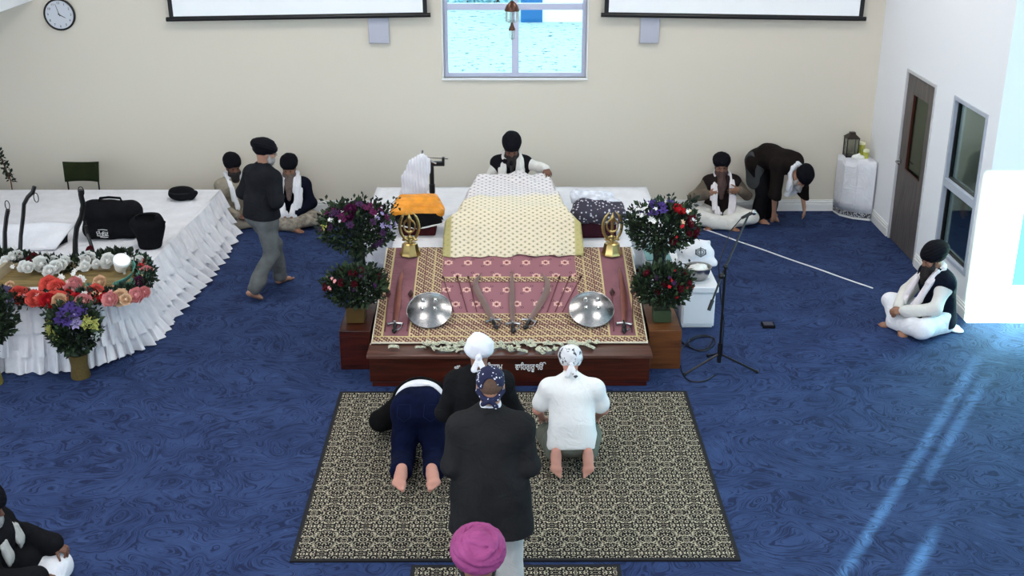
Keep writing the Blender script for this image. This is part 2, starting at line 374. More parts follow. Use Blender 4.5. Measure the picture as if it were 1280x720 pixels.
def turban(t, j, mat, sc=(1,1,1), h=.006, tilt=.35, amp=.005, back=0.0, name='turban'):
    c = j['hd']; l, f, u = j['H']; lo, hi = c-.24, c+.26; F = Field(lo, hi, h)
    r = np.array((.113*sc[0], .134*sc[1], .080*sc[2])); q = c+u*(.085+.02*(sc[2]-1))-f*(.014+back)
    F.ell(q, r, (l, nrm(f-u*.25), nrm(u+f*.25)), .02)
    F.ell(q+u*.03-f*.02, r*np.array((.86,.86,.9)), (l, f, u), .03)
    F.ell(c+u*.04-f*.03, (.096, .105, .06), (l, f, u), .03)
    def w(X, Y, Z):
        px, py, pz = X-q[0], Y-q[1], Z-q[2]
        x = px*l[0]+py*l[1]+pz*l[2]; y = px*f[0]+py*f[1]+pz*f[2]; z = px*u[0]+py*u[1]+pz*u[2]
        ph = (z-tilt*np.abs(x)*1.2+.25*y)*(2*PI/.034)
        return amp*(np.abs(np.sin(ph*.5))*-1+.5)+amp*.3*np.sin(x*60+y*40)
    F.fn(w)
    F.ell(c+f*.085-u*.02, (.062,.07,.062), (l, f, u), .01, sub=True)
    return F.build(name, mat, t)
def beard(t, j, mat, L=.16, w=.06, h=.006, d=(0,0,-1), grow=1.0):
    c = j['hd']; l, f, u = j['H']; F = Field(c-.17-np.array((0,0,L))+np.array((-.05,-.05,0)), c+.17+np.array((.05,.1,0)), h)
    d = nrm(d); ch = c+f*.068-u*.078
    F.cone(ch, ch+d*L*.5, .050*grow, w*.85, .03, f, .7); F.cone(ch+d*L*.5, ch+d*L, w*.85, w*.35, .03, f, .6)
    for s in (-1, 1):
        F.cone(c+l*s*.066+f*.02-u*.0, c+l*s*.054+f*.045-u*.065, .014, .026, .02); F.cone(c+l*s*.054+f*.045-u*.065, ch, .028, .04, .03)
        F.cone(c+l*s*.006+f*.102-u*.042, c+l*s*.036+f*.084-u*.062, .009, .008, .008)
    F.fn(lambda X, Y, Z: .0028*np.sin(X*240+9*np.sin(Z*22))*np.sin(Y*150+Z*20)+.002*np.sin(X*90+Z*35))
    return F.build('beard', mat, t)
def scarf(t, j, mat, pR, pL, w=.055, h=.0075, th=.32, fold=.004, out=.05):
    "a cloth hung round the neck; pR and pL are the points each end runs down through"
    nk = j['nk']; u, l, f = j['up'], j['lat'], j['fr']
    back = [nk+l*.085+f*.03+u*.035, nk+l*.072-f*.04+u*.055, nk-f*.085+u*.055, nk-l*.072-f*.04+u*.055, nk-l*.085+f*.03+u*.035]
    pts = [np.array(p, float)+f*out for p in pR][::-1]+back+[np.array(p, float)+f*out for p in pL]
    A = np.array(pts); F = Field(A.min(0)-.1, A.max(0)+.1, h)
    for i in range(len(pts)-1):
        m = (pts[i]+pts[i+1])/2; nn = u if len(pR) <= i < len(pR)+3 else f
        n_ = nrm(nn*.7-u*.7) if len(pR)-1 <= i <= len(pR)+3 else f
        if i == len(pR)-1 or i == len(pR)+3: n_ = nrm(f*.6+u*.8)
        ww = w*.75 if len(pR)-1 <= i <= len(pR)+3 else w
        F.cone(pts[i], pts[i+1], ww, ww, .012, n_, th)
    F.fn(lambda X, Y, Z: fold*np.sin(X*150+Z*12)); F.folds(.003, 50, 5)
    return F.build('scarf', mat, t)
def glasses(t, j):
    l, f, u = j['H']; c = j['hd']; mb = MB()
    for s in (-1, 1):
        o = c+l*s*.034+f*.112+u*.008
        mb.tube([o+(l*math.cos(a)*.022+u*math.sin(a)*.016) for a in [2*PI*i/12 for i in range(13)]], .002, 5)
        mb.tube([o+l*s*.022+u*.004, c+l*s*.080+f*.02+u*.012], .0018, 5)
    mb.tube([c+l*-.012+f*.114+u*.01, c+l*.012+f*.114+u*.01], .0018, 5)
    return mb.build('spectacles', M['blackmetal'], t)
# ---------------------------------------------------------------- materials in use
M = {}
def wallmat(name, col):
    n = NT(name); f = n.noise(n.obj(), 90, 3)[0]
    return n.fin(col, .75, 0, f, .05, .003, .25)
M['wall'] = wallmat('painted_wall_cream', (.70,.645,.55)); M['wallw'] = wallmat('painted_wall_white', (.86,.87,.90))
M['aisle'] = wallmat('corridor_paint', (.42,.45,.42)); M['ceil'] = wallmat('ceiling_paint', (.8,.8,.8))
M['trim'] = plain('white_trim', (.80,.80,.78), .4, var=.02); M['winframe'] = plain('window_frame_paint', (.55,.58,.74), .4, var=.03)
M['eye'] = plain('eye_dark', (.03,.02,.02), .15, var=0)
M['blackmetal'] = plain('black_metal', (.012,.012,.013), .35, .3)
M['blackcloth'] = cloth('black_cloth', (.008,.008,.010)); M['whitecloth'] = cloth('white_cloth', (.80,.80,.84), .04)
M['steel'] = plain('polished_steel', (.36,.35,.35), .27, 1.0, .35, 26, bs=.12); M['brass'] = plain('polished_brass', (.50,.36,.14), .30, 1.0, .15, 9)
M['gold'] = plain('gold_foil', (.50,.40,.12), .35, .8); M['copper'] = plain('copper_blade', (.42,.16,.13), .28, 1.0, .2, 8)
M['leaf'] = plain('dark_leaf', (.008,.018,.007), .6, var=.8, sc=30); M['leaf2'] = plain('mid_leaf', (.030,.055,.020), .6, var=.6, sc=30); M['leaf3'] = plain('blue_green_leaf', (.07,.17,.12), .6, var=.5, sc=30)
def petal(name, c): return plain(name, c, .75, var=.3, sc=60, spec=.12)
M['pw'] = petal('white_petal', (.90,.91,.82)); M['pr'] = petal('red_petal', (.55,.02,.03)); M['pc'] = petal('coral_petal', (.85,.13,.10)); M['pp'] = petal('pink_petal', (.80,.34,.34))
M['pe'] = petal('peach_petal', (.82,.55,.36)); M['pv'] = petal('violet_petal', (.06,.035,.17)); M['pm'] = petal('magenta_petal', (.085,.010,.05)); M['py'] = petal('yellow_petal', (.38,.38,.10)); M['pl'] = petal('lilac_petal', (.30,.25,.44)); M['pd'] = petal('dark_red_petal', (.12,.01,.02)); M['pg'] = petal('plum_petal', (.05,.018,.06))
M['redwood'] = wood('dark_red_wood', (.010,.0015,.001), (.075,.010,.004), .32, 0, 2.2); M['ledge'] = wood('ledge_wood', (.05,.018,.012), (.13,.055,.04), .35, 0, 2.5)
M['planterwood'] = wood('orange_brown_wood', (.06,.016,.005), (.17,.06,.015), .35, 0, 2)
M['darkdoor'] = wood('grey_brown_door_wood', (.040,.036,.034), (.135,.115,.105), .5, 2, 3)

def carpet():
    n = NT('blue_swirl_carpet'); o = n.obj(); sx, sy, sz = n.sep(o); v = n.com(n.ma('MULTIPLY', sx, .8), sy, 0.0)
    a = n.noise(v, 1.5, 1.2, .45, 1.6)[0]; b = n.noise(v, 4.5, 2, .5, .5)[0]
    k = n.ma('ADD', n.ma('MULTIPLY', a, 60), n.ma('MULTIPLY', b, 9.0))
    st = n.noise(n.com(k, n.ma('MULTIPLY', sx, 3.2), n.ma('MULTIPLY', sy, 3.2)), 1.0, 2.2, .6)[0]
    st2 = n.noise(n.com(n.ma('MULTIPLY', k, 1.7), n.ma('MULTIPLY', sx, 5.0), n.ma('ADD', n.ma('MULTIPLY', sy, 5.0), 7.3)), 1.0, 2, .6)[0]
    dens = n.noise(v, 2.4, 2)[0]
    line = n.ramp(n.ma('ADD', n.ma('MINIMUM', st, st2), n.ma('MULTIPLY', dens, .10)), [(.43, (1,)*3), (.505, (0,)*3)])
    hl = n.ramp(n.ma('MAXIMUM', st, st2), [(.60, (0,)*3), (.72, (1,)*3)])
    fine = n.noise(o, 240, 2)[0]; mid = n.noise(v, 34, 3, .7)[0]
    base = n.mix(n.ramp(dens, [(.35, (0,)*3), (.65, (1,)*3)]), (.018,.037,.110), (.029,.055,.148))
    hi = n.mix(n.ma('MULTIPLY', hl, .40), base, (.058,.100,.240))
    c = n.mix(n.ma('MULTIPLY', line, .88), hi, (.004,.007,.036)); c = n.mix(n.ma('MULTIPLY', mid, .30), c, (.010,.020,.075)); c = n.mix(n.ma('MULTIPLY', fine, .15), c, (.05,.08,.2))
    return n.fin(c, .9, 0, n.ma('ADD', fine, n.ma('MULTIPLY', line, -.7)), .3, .01, .2)
M['carpet'] = carpet()

def rugmat():
    n = NT('black_cream_damask'); x, y, z = n.sep(n.obj()); A, B = .1375, .180
    w_ = n.noise(n.obj(), 16, 1)[1]; wx, wy, wz = n.sep(w_)
    u0, v0 = n.ma('PINGPONG', x, A), n.ma('PINGPONG', y, B); parts = []
    u1, v1 = n.ma('SUBTRACT', A, u0), n.ma('SUBTRACT', B, v0)
    rings = [(0,0,.013,.0045),(0,0,.030,.0035),(.047,.0,.014,.0035),(0,.045,.014,.0035),(.040,.036,.013,.0035),(.074,.012,.012,.003),(.020,.074,.012,.003),(.062,.062,.016,.0035),(.095,.034,.013,.003),(.050,.098,.013,.003),(.0,.100,.011,.003),(.105,.0,.010,.003),(.083,.050,.007,.003),(.128,.020,.013,.003),(.110,.032,.008,.003)]
    rings = [(a_, b_*1.33, c_, d_*.82) for a_, b_, c_, d_ in rings]
    for (u, v) in ((u0, v0), (u1, v1)):
        for (cx, cy, r, w) in rings:
            a = n.ma('SUBTRACT', u, cx); b = n.ma('SUBTRACT', v, cy); d = n.ma('SQRT', n.ma('ADD', n.ma('MULTIPLY', a, a), n.ma('MULTIPLY', b, b)))
            parts.append(n.ma('LESS_THAN', n.ma('ABSOLUTE', n.ma('SUBTRACT', d, r)), w))
    m = parts[0]
    for p in parts[1:]: m = n.ma('MAXIMUM', m, p)
    brk = n.ramp(n.noise(n.com(u0, v0, 2.0), 60, 1.5)[0], [(.42, (0,)*3), (.48, (1,)*3)]); ds = n.ramp(n.noise(n.com(u0, v0, 5.0), 95, 1)[0], [(.62, (0,)*3), (.66, (1,)*3)])
    pat = n.ma('MAXIMUM', n.ma('MULTIPLY', m, brk), n.ma('MULTIPLY', ds, .35))
    j = n.noise(n.obj(), 45, 2)[0]; cr = n.mix(j, (.34,.30,.21), (.66,.60,.47))
    col = n.mix(pat, (.005,.004,.006), cr); f = n.noise(n.obj(), 300, 1)[0]
    return n.fin(col, .9, 0, n.ma('ADD', n.ma('MULTIPLY', pat, .5), f), .2, .005, .08)
M['rug'] = rugmat(); M['rugedge'] = plain('rug_black_binding', (.005,.005,.007), .85)
def goldborder(name, bg=(.12,.035,.03), fg=(.72,.60,.38)):
    n = NT(name); x, y, z = n.sep(n.obj())
    def cell(a, b, s_):
        u = n.ma('PINGPONG', a, s_); v = n.ma('PINGPONG', b, s_)
        w_ = n.ma('SINE', n.ma('ADD', n.ma('MULTIPLY', u, 1/s_*5.5), n.ma('MULTIPLY', n.ma('SINE', n.ma('MULTIPLY', v, 1/s_*3.14)), 2.2)))
        return n.ramp(w_, [(.0, (0,)*3), (.12, (1,)*3)])
    q = n.noise(n.obj(), 55, 2, .6)[0]; m1 = cell(n.ma('ADD', x, y), n.ma('SUBTRACT', x, y), .045); m2 = n.ramp(n.ma('ABSOLUTE', n.ma('SUBTRACT', q, .5)), [(.012, (0,)*3), (.03, (1,)*3)])
    m = n.ma('MULTIPLY', m1, m2); c = n.mix(n.ma('MULTIPLY', q, .6), fg, (.40,.26,.12))
    return n.fin(n.mix(m, bg, c), .6, 0, m, .2, .004, .3)
M['gborder'] = goldborder('gold_woven_border')
M['gline'] = plain('gold_border_line', (.55,.43,.2), .5); M['mline'] = plain('maroon_line', (.12,.03,.035), .7)
M['mauve'] = cloth('mauve_velvet', (.27,.120,.140), .10, 4)
def dotted():
    n = NT('mauve_flower_spots'); x, y, z = n.sep(n.obj())
    def lat(ox, oy, sx, sy, r0, r1, ring):
        a = n.ma('ABSOLUTE', n.ma('SUBTRACT', n.ma('FRACT', n.ma('ADD', n.ma('DIVIDE', x, sx), ox)), .5)); b = n.ma('ABSOLUTE', n.ma('SUBTRACT', n.ma('FRACT', n.ma('ADD', n.ma('DIVIDE', y, sy), oy)), .5))
        a, b = n.ma('MULTIPLY', a, sx), n.ma('MULTIPLY', b, sy)
        d = n.ma('SQRT', n.ma('ADD', n.ma('MULTIPLY', a, a), n.ma('MULTIPLY', b, b)))
        an = n.ma('ARCTAN2', b, a); d = n.ma('ADD', d, n.ma('MULTIPLY', n.ma('SINE', n.ma('MULTIPLY', an, 8)), ring*.12))
        return d
    d1 = lat(.0, .0, .20, .50, 0, 0, .05); d2 = lat(.5, .5, .20, .50, 0, 0, .05)
    d = n.ma('MINIMUM', d1, d2); s1 = n.ma('MINIMUM', lat(.25, .25, .20, .25, 0, 0, 0), lat(.75, .75, .20, .25, 0, 0, 0))
    base = (.29,.125,.15); c = n.mix(n.ramp(d, [(.040, (1,)*3), (.046, (0,)*3)]), base, (.70,.46,.38))
    c = n.mix(n.ramp(d, [(.022, (1,)*3), (.027, (0,)*3)]), c, (.40,.14,.15)); c = n.mix(n.ramp(d, [(.010, (1,)*3), (.014, (0,)*3)]), c, (.07,.01,.03))
    c = n.mix(n.ramp(s1, [(.013, (1,)*3), (.016, (0,)*3)]), c, (.07,.01,.03)); c = n.mix(n.ramp(s1, [(.005, (1,)*3), (.007, (0,)*3)]), c, (.55,.3,.3))
    return n.fin(c, .75, 0, n.noise(n.obj(), 200, 1)[0], .15, .004, .2)
M['dots'] = dotted()

# ---------------------------------------------------------------- the room
YB, XR, YR = 15.34, 4.83, 11.40
struct('floor', MB().box((-9.2,-2.3,-.1), (8.8,15.6,0)), M['carpet'])
wx0, wx1, wz0, wz1 = -.81, 1.03, 1.81, 3.9
mb = MB(); mb.box((-24,YB,0), (wx0,YB+.2,6)); mb.box((wx1,YB,0), (XR+.2,YB+.2,6)); mb.box((wx0,YB,0), (wx1,YB+.2,wz0)); mb.box((wx0,YB,wz1), (wx1,YB+.2,6))  # left end lengthened out of view to keep sun off the outside ground
struct('wall_back', mb, M['wall'])
# right wall with door and tall glazed panel openings
D0, D1, DZ = 13.18, 14.21, 2.14
G0, G1, GZ0, GZ1 = 11.66, 12.61, .42, 2.15
mb = MB(); x0, x1 = XR, XR+.14
mb.box((x0,D1,0), (x1,YB,6)); mb.box((x0,D0,DZ), (x1,D1,6)); mb.box((x0,G1,0), (x1,D0,6)); mb.box((x0,G0,GZ1), (x1,G1,6)); mb.box((x0,G0,0), (x1,G1,GZ0)); mb.box((x0,YR+.14,0), (x1,G0,6))
struct('wall_right', mb, M['wallw'])
V0, V1, VZ0, VZ1 = 5.20, 7.6, .37, 2.3
mb = MB(); mb.box((x0,YR,0), (V0,YR+.14,6)); mb.box((V1,YR,0), (8.8,YR+.14,6)); mb.box((V0,YR,0), (V1,YR+.14,VZ0)); mb.box((V0,YR,VZ1), (V1,YR+.14,6))
struct('wall_return', mb, M['wallw'])
struct('wall_far_right', MB().box((8.6,-2.3,0), (8.8,YR,6)), M['wallw'])
mb = MB()   # front wall behind the camera: unseen openings added to shape the sun streaks and patch
yf0, yf1 = -2.07, -2.05
ops = [(-3.75,-3.3,2.83,4.4), (-3.3,-2.35,2.68,4.4), (-3.395,-3.325,1.3,2.62), (-3.20,-3.14,2.13,2.55), (-2.93,-2.84,1.3,1.98)]
xs = sorted({-9.2, 8.8, *[o[0] for o in ops], *[o[1] for o in ops]}); zs = sorted({0, 6, *[o[2] for o in ops], *[o[3] for o in ops]})
for i in range(len(xs)-1):
    for k in range(len(zs)-1):
        cx, cz = (xs[i]+xs[i+1])/2, (zs[k]+zs[k+1])/2
        if not any(o[0] < cx < o[1] and o[2] < cz < o[3] for o in ops): mb.box((xs[i],yf0,zs[k]), (xs[i+1],yf1,zs[k+1]))
struct('wall_front', mb, M['wallw'])
struct('wall_left', MB().box((-9.2,-2.2,0), (-9.0,YB,2.8)), M['wall'])
struct('wall_header', MB().box((-6.2,-2.05,2.8), (-6.0,YB,6)), M['wallw'])
struct('ceiling', MB().box((-6.2,-2.3,6), (8.8,15.6,6.1)), M['ceil'])
struct('ceiling_aisle', MB().box((-9.2,-2.2,2.8), (-6.2,YB,2.9)), M['ceil'])
# corridor behind the right wall
mb = MB(); mb.box((6.6,YR+.14,0), (6.7,YB,2.8)); mb.box((XR+.14,YR+.14,2.8), (6.7,YB,2.9)); mb.box((5.03,YB,0), (6.7,YB+.1,2.9)); mb.box((5.55,13.0,0), (6.6,13.1,2.8))
struct('wall_corridor', mb, M['aisle'])
def glass(name, tint, refl=.25, rough=.03, tr=1.0):
    n = NT(name); n.n.remove(n.b); out = [q for q in n.n if q.type == 'OUTPUT_MATERIAL'][0]
    t = n.new('ShaderNodeBsdfTransparent'); t.inputs[0].default_value = (*tint, 1); g = n.new('ShaderNodeBsdfGlossy'); g.inputs['Roughness'].default_value = rough; g.inputs[0].default_value = (.8,.9,.9,1)
    w = n.noise(n.obj(), 1.5, 1)[0]; lw = n.new('ShaderNodeLayerWeight'); lw.inputs[0].default_value = .3
    f = n.ma('ADD', n.ma('MULTIPLY', lw.outputs['Fresnel'], .35), n.ma('MULTIPLY', w, refl)); mx = n.new('ShaderNodeMixShader'); n.l.new(f, mx.inputs[0]); n.l.new(t.outputs[0], mx.inputs[1]); n.l.new(g.outputs[0], mx.inputs[2]); n.l.new(mx.outputs[0], out.inputs[0]); return n.m
M['glass'] = glass('clear_glass', (.93,1,1), .03); M['dglass'] = glass('dark_glass', (.66,.70,.69), .10, .05); M['vglass'] = glass('cyan_glass', (.55,.95,1), .03)
M['doorglass'] = glass('door_glass', (.30,.30,.22), .08, .1); M['clearcup'] = glass('lantern_glass', (.9,.9,.88), .10)
def baseboard(name, a, b, t=.016, h=.155, side=1):
    a, b = Vector((*a, 0)), Vector((*b, 0)); d = (b-a).normalized(); n = Vector((-d.y, d.x, 0))*side; mb = MB()
    prof = [(0,0),(t,0),(t,h*.62),(t*.55,h*.66),(t*.8,h*.72),(t*.8,h*.84),(t*.45,h*.88),(t*.45,h),(0,h)]
    v = [a+n*p[0]+Vector((0,0,p[1])) for p in prof]+[b+n*p[0]+Vector((0,0,p[1])) for p in prof]; k = len(prof)
    mb.add(v, [(i, (i+1) % k, k+(i+1) % k, k+i) for i in range(k)]+[tuple(range(k-1,-1,-1)), tuple(range(k,2*k))])
    struct(name, mb, M['trim'], ang=20)
baseboard('baseboard_back', (XR, YB), (-9, YB), .022, .155); baseboard('baseboard_right', (XR, D1+.03), (XR, YB), .022, .155)
baseboard('baseboard_right_middle', (XR, G1-.0), (XR, D0-.03), .022, .155); baseboard('baseboard_right_front', (XR, YR), (XR, G1), .022, .155)
# back window
w = bpy.data.objects.new('window_1', None); link(w); w['kind'] = 'structure'; w.location = ((wx0+wx1)/2, YB, wz0)
def child(mb, name, mat, par, off=None, **k):
    o = mb.build(name, mat, par, **k); o.matrix_parent_inverse = Matrix.Translation(-Vector(par.location)) ; return o
fw = .055; yy0, yy1 = YB+.05, YB+.12
mb = MB(); mb.box((wx0,yy0,wz0), (wx0+fw,yy1,wz1)); mb.box((wx1-fw,yy0,wz0), (wx1,yy1,wz1)); mb.box((wx0+fw,yy0,wz0), (wx1-fw,yy1,wz0+fw)); mb.box((wx0+fw,yy0,wz1-fw), (wx1-fw,yy1,wz1))
mb.box((.07,yy0,wz0+fw), (.16,yy1,2.67)); mb.box((wx0+fw,yy0-.01,2.67), (wx1-fw,yy1,2.75)); mb.box((.10,yy0,2.75), (.14,yy1,wz1-fw))
child(mb, 'window_frame', M['winframe'], w, bevel=.004)
mb = MB(); mb.box((wx0-.03,YB-.035,wz0-.03), (wx1+.03,YB+.05,wz0)); mb.box((wx0-.022,YB-.012,wz0), (wx0,YB+.05,wz1)); mb.box((wx1,YB-.012,wz0), (wx1+.022,YB+.05,wz1)); child(mb, 'window_sill', M['trim'], w, bevel=.004)
for a, b, c, d in ((wx0+fw, .07, wz0+fw, 2.67), (.16, wx1-fw, wz0+fw, 2.67), (wx0+fw, wx1-fw, 2.75, wz1-fw)):
    child(MB().box((a,YB+.08,c), (b,YB+.086,d)), 'pane', M['glass'], w)
# tall glazed panel in the right wall
w = bpy.data.objects.new('window_2', None); link(w); w['kind'] = 'structure'; w.location = (XR, (G0+G1)/2, GZ0)
mb = MB(); f = .045; xa, xb = XR-.012, XR+.10; zm = 1.20
mb.box((xa,G0,GZ0), (xb,G0+f,GZ1)); mb.box((xa,G1-f,GZ0), (xb,G1,GZ1)); mb.box((xa,G0+f,GZ0), (xb,G1-f,GZ0+f)); mb.box((xa,G0+f,GZ1-f), (xb,G1-f,GZ1)); mb.box((xa,G0+f,zm-.045), (xb,G1-f,zm+.045))
child(mb, 'window_frame', plain('grey_blue_frame', (.42,.46,.54), .4), w, bevel=.004)
mb = MB(); 
for a, b in ((GZ0+f, zm-.045), (zm+.045, GZ1-f)):
    child(MB().box((XR+.05,G0+f,a), (XR+.056,G1-f,b)), 'pane', M['dglass'], w)
    mb.box((XR+.03,G0+f,a), (XR+.07,G0+f+.012,b)); mb.box((XR+.03,G1-f-.02,a), (XR+.07,G1-f,b)); mb.box((XR+.03,G0+f,a), (XR+.07,G1-f,a+.015))
child(mb, 'gasket', M['blackmetal'], w)
# glazed opening in the return wall
w = bpy.data.objects.new('window_3', None); link(w); w['kind'] = 'structure'; w.location = ((V0+V1)/2, YR, VZ0)
mb = MB(); mb.box((V0,YR+.03,VZ0), (V0+.03,YR+.1,VZ1)); mb.box((V1-.03,YR+.03,VZ0), (V1,YR+.1,VZ1)); mb.box((V0,YR+.03,VZ0), (V1,YR+.1,VZ0+.03)); mb.box((V0,YR+.03,VZ1-.03), (V1,YR+.1,VZ1)); mb.box((6.35,YR+.03,VZ0), (6.41,YR+.1,VZ1))
child(mb, 'window_frame', M['winframe'], w); child(MB().box((V0+.03,YR+.06,VZ0+.03), (V1-.03,YR+.09,VZ1-.03)), 'pane', plain('cyan_daylight_pane', (.03,.40,.45), .15, var=.03), w)  # opaque pane, the bright outdoors behind is painted as its cyan
# wooden door with a tall glass light
dr = bpy.data.objects.new('door_1', None); link(dr); dr['kind'] = 'structure'; dr.location = (XR, (D0+D1)/2, 0)
mb = MB(); f = .035; xa, xb = XR-.012, XR+.13
mb.box((xa,D0,0), (xb,D0+f,DZ)); mb.box((xa,D1-f,0), (xb,D1,DZ)); mb.box((xa,D0+f,DZ-f), (xb,D1-f,DZ)); child(mb, 'door_frame', plain('pale_door_frame', (.50,.50,.52), .4), dr, bevel=.004)
l0, l1, m0, m1 = D0+.22, D1-.28, .98, 1.88; mb = MB(); xa, xb = XR+.01, XR+.055; a, b = D0+f+.003, D1-f-.003
mb.box((xa,a,.01), (xb,b,m0)); mb.box((xa,a,m1), (xb,b,DZ-f-.004)); mb.box((xa,a,m0), (xb,l0,m1)); mb.box((xa,l1,m0), (xb,b,m1)); child(mb, 'door_leaf', M['darkdoor'], dr)
child(MB().box((XR+.03,l0,m0), (XR+.036,l1,m1)), 'pane', M['doorglass'], dr)
mb = MB(); mb.box((XR+.004,l1-.03,m0-.01), (XR+.03,l1,m1)); mb.box((XR+.004,l0,m0-.02), (XR+.03,l1,m0)); child(mb, 'bead', plain('red_brown_bead', (.06,.015,.01), .4), dr)
hb = MB(); hy = D1-.11; hb.cyl((XR+.012,hy,1.02), (XR-.006,hy,1.02), .028, n=16); hb.tube([(XR,hy,1.02),(XR-.05,hy,1.02),(XR-.055,hy-.02,1.02),(XR-.055,hy-.12,1.015)], .010, 8); child(hb, 'door_handle', M['steel'], dr)
# what lies outside
n = NT('pale_ground'); f = n.noise(n.obj(), .5, 4, .6)[0]; g2 = n.noise(n.obj(), 5.0, 3, .7)[0]
M['outground'] = n.fin(n.mix(n.ramp(g2, [(.36, (0,)*3), (.42, (1,)*3)]), (.05,.12,.12), n.mix(f, (.32,.42,.40), (.44,.48,.46))), .95)
struct('ground_outside', MB().box((-40,15.7,-.5), (50,80,-.02)).box((9,-30,-.5), (50,15.7,-.02)).box((5.0,11.6,-.5),(9,15.7,-.02)), M['outground'])

# ---------------------------------------------------------------- light
wd = bpy.data.worlds.new('sky'); S.world = wd; wd.use_nodes = True; nt = wd.node_tree
bg = nt.nodes['Background']; bg.inputs[0].default_value = (.62,.84,1.0,1); bg.inputs[1].default_value = 2.6
def area(name, loc, rot, sx, sy, col, p):
    l = bpy.data.lights.new(name, 'AREA'); l.shape = 'RECTANGLE'; l.size = sx; l.size_y = sy; l.color = col; l.energy = p
    o = bpy.data.objects.new(name, l); o.location = loc; o.rotation_euler = rot; COL.objects.link(o); return o
for i, (x, y) in enumerate([(-2.6,3.5), (2.6,3.5), (-2.6,8), (2.6,8), (-2.6,12.5), (2.6,12.5)]): area('ceiling_panel_light', (x,y,5.95), (0,0,0), 1.2, 1.2, (1,.96,.90), 62)
area('aisle_daylight_fill', (-8.9,6.5,1.5), (0,R(-90),0), 2.2, 11, (.80,.90,1), 150)  # added cool fill in the aisle, brightens the right wall
area('front_daylight_fill', (1.5,-1.95,3.6), (R(78),0,0), 9, 3.2, (.84,.92,1), 330)  # added cool fill from behind the camera
area('right_bay_fill', (8.5,8.0,1.9), (0,R(90),0), 2.6, 5.5, (.42,.80,1), 170)  # added cyan fill for the right-hand floor and return wall
area('corridor_light', (5.7,14,2.75), (0,0,0), .6, .6, (.97,1,.95), 22); area('right_wall_fill', (-5.6,3.0,4.4), (R(90),0,R(-68)), 5, 2.2, (.86,.92,1), 170); area('corridor_light', (5.3,12.2,2.75), (0,0,0), .5, .5, (.9,1,.92), 14)  # the large one at the left is an added fill for the right wall
sl = bpy.data.lights.new('sun', 'SUN'); sl.energy = 60; sl.angle = R(.45); sl.color = (.55,1.0,.80)
so = bpy.data.objects.new('sun', sl); so.rotation_euler = Vector((.535,.845,-math.tan(R(10)))).to_track_quat('-Z','Y').to_euler(); COL.objects.link(so)
cam = bpy.data.cameras.new('camera'); co = bpy.data.objects.new('camera', cam); COL.objects.link(co); S.camera = co
cam.sensor_width = 36; cam.lens = FPX/1280*36; co.location = (0,0,CH); co.rotation_euler = (R(90)-TH, 0, YAW); cam.clip_start = .05; cam.clip_end = 300
S.view_settings.view_transform = 'Standard'; S.view_settings.look = 'None'; S.view_settings.gamma = 1; S.view_settings.exposure = 0.45; S.view_settings.use_curve_mapping = False
S.cycles.max_bounces = 8; S.cycles.diffuse_bounces = 4; S.cycles.transparent_max_bounces = 12; S.cycles.caustics_reflective = False; S.cycles.caustics_refractive = False
S.cycles.use_denoising = True; S.cycles.sample_clamp_indirect = 8
M['brightsteel'] = plain('bright_boss_steel', (.75,.74,.72), .25, 1.0)
def mtext(nm, c_, mat, par, loc, rot, wx=1.0):
    o = bpy.data.objects.new(nm, c_); COL.objects.link(o); me = bpy.data.meshes.new_from_object(o.evaluated_get(bpy.context.evaluated_depsgraph_get())); bpy.data.objects.remove(o)
    me.materials.clear(); me.materials.append(mat); o = bpy.data.objects.new(nm, me); link(o, par); o.location = loc; o.rotation_euler = rot; o.scale[0] = wx; return o
# ================================================================ things on the back wall
def screen(xl, xr, zb, label):
    cx = (xl+xr)/2; t = thing('projection_screen', label, 'projection screen', (cx, YB-.09, zb), 0, None); W = (xr-xl)/2
    mb = MB(); mb.box((-W+.055,-.003,.045+.0), (W-.055,.003,2.3)); mb.build('screen_fabric', plain('screen_white', (.93,.95,.97), .6, var=.01), t)
    mb = MB(); mb.box((-W,-.004,.03), (-W+.055,.004,2.3)); mb.box((W-.055,-.004,.03), (W,.004,2.3)); mb.box((-W+.055,-.004,.03), (W-.055,.004,.05)); mb.build('black_border', M['blackmetal'], t)
    mb = MB(); mb.cyl((-W-.04,0,.015), (W+.04,0,.015), .028, n=12); mb.build('weight_bar', M['blackmetal'], t)
    mb = MB(); mb.box((-W-.08,-.08,2.3), (W+.08,.085,2.46)); mb.build('casing', M['trim'], t, bevel=.01); return t
s = screen(-4.27, -1.0, 2.585, 'wide white projection screen with black border nearest the round wall clock'); s.rotation_euler[1] = R(-.9)
s = screen(1.24, 4.53, 2.585, 'wide white projection screen with black border nearest the side wall with the door'); s.rotation_euler[1] = R(.9)
for x0_, x1_, lab in ((-1.76,-1.50,'pale grey flat speaker panel under the screen nearer the clock'), (1.71,1.955,'pale grey flat speaker panel under the screen nearer the wooden door')):
    t = thing('wall_speaker', lab, 'speaker', ((x0_+x1_)/2, YB, 2.26)); W = (x1_-x0_)/2
    MB().box((-W,-.05,0), (W,-.001,.42)).build('cabinet', plain('grey_speaker', (.50,.51,.58), .6), t, bevel=.006)
    MB().box((-W+.01,-.056,.01), (W-.01,-.05,.41)).build('grille', plain('grey_grille', (.47,.48,.56), .8, sc=120), t)
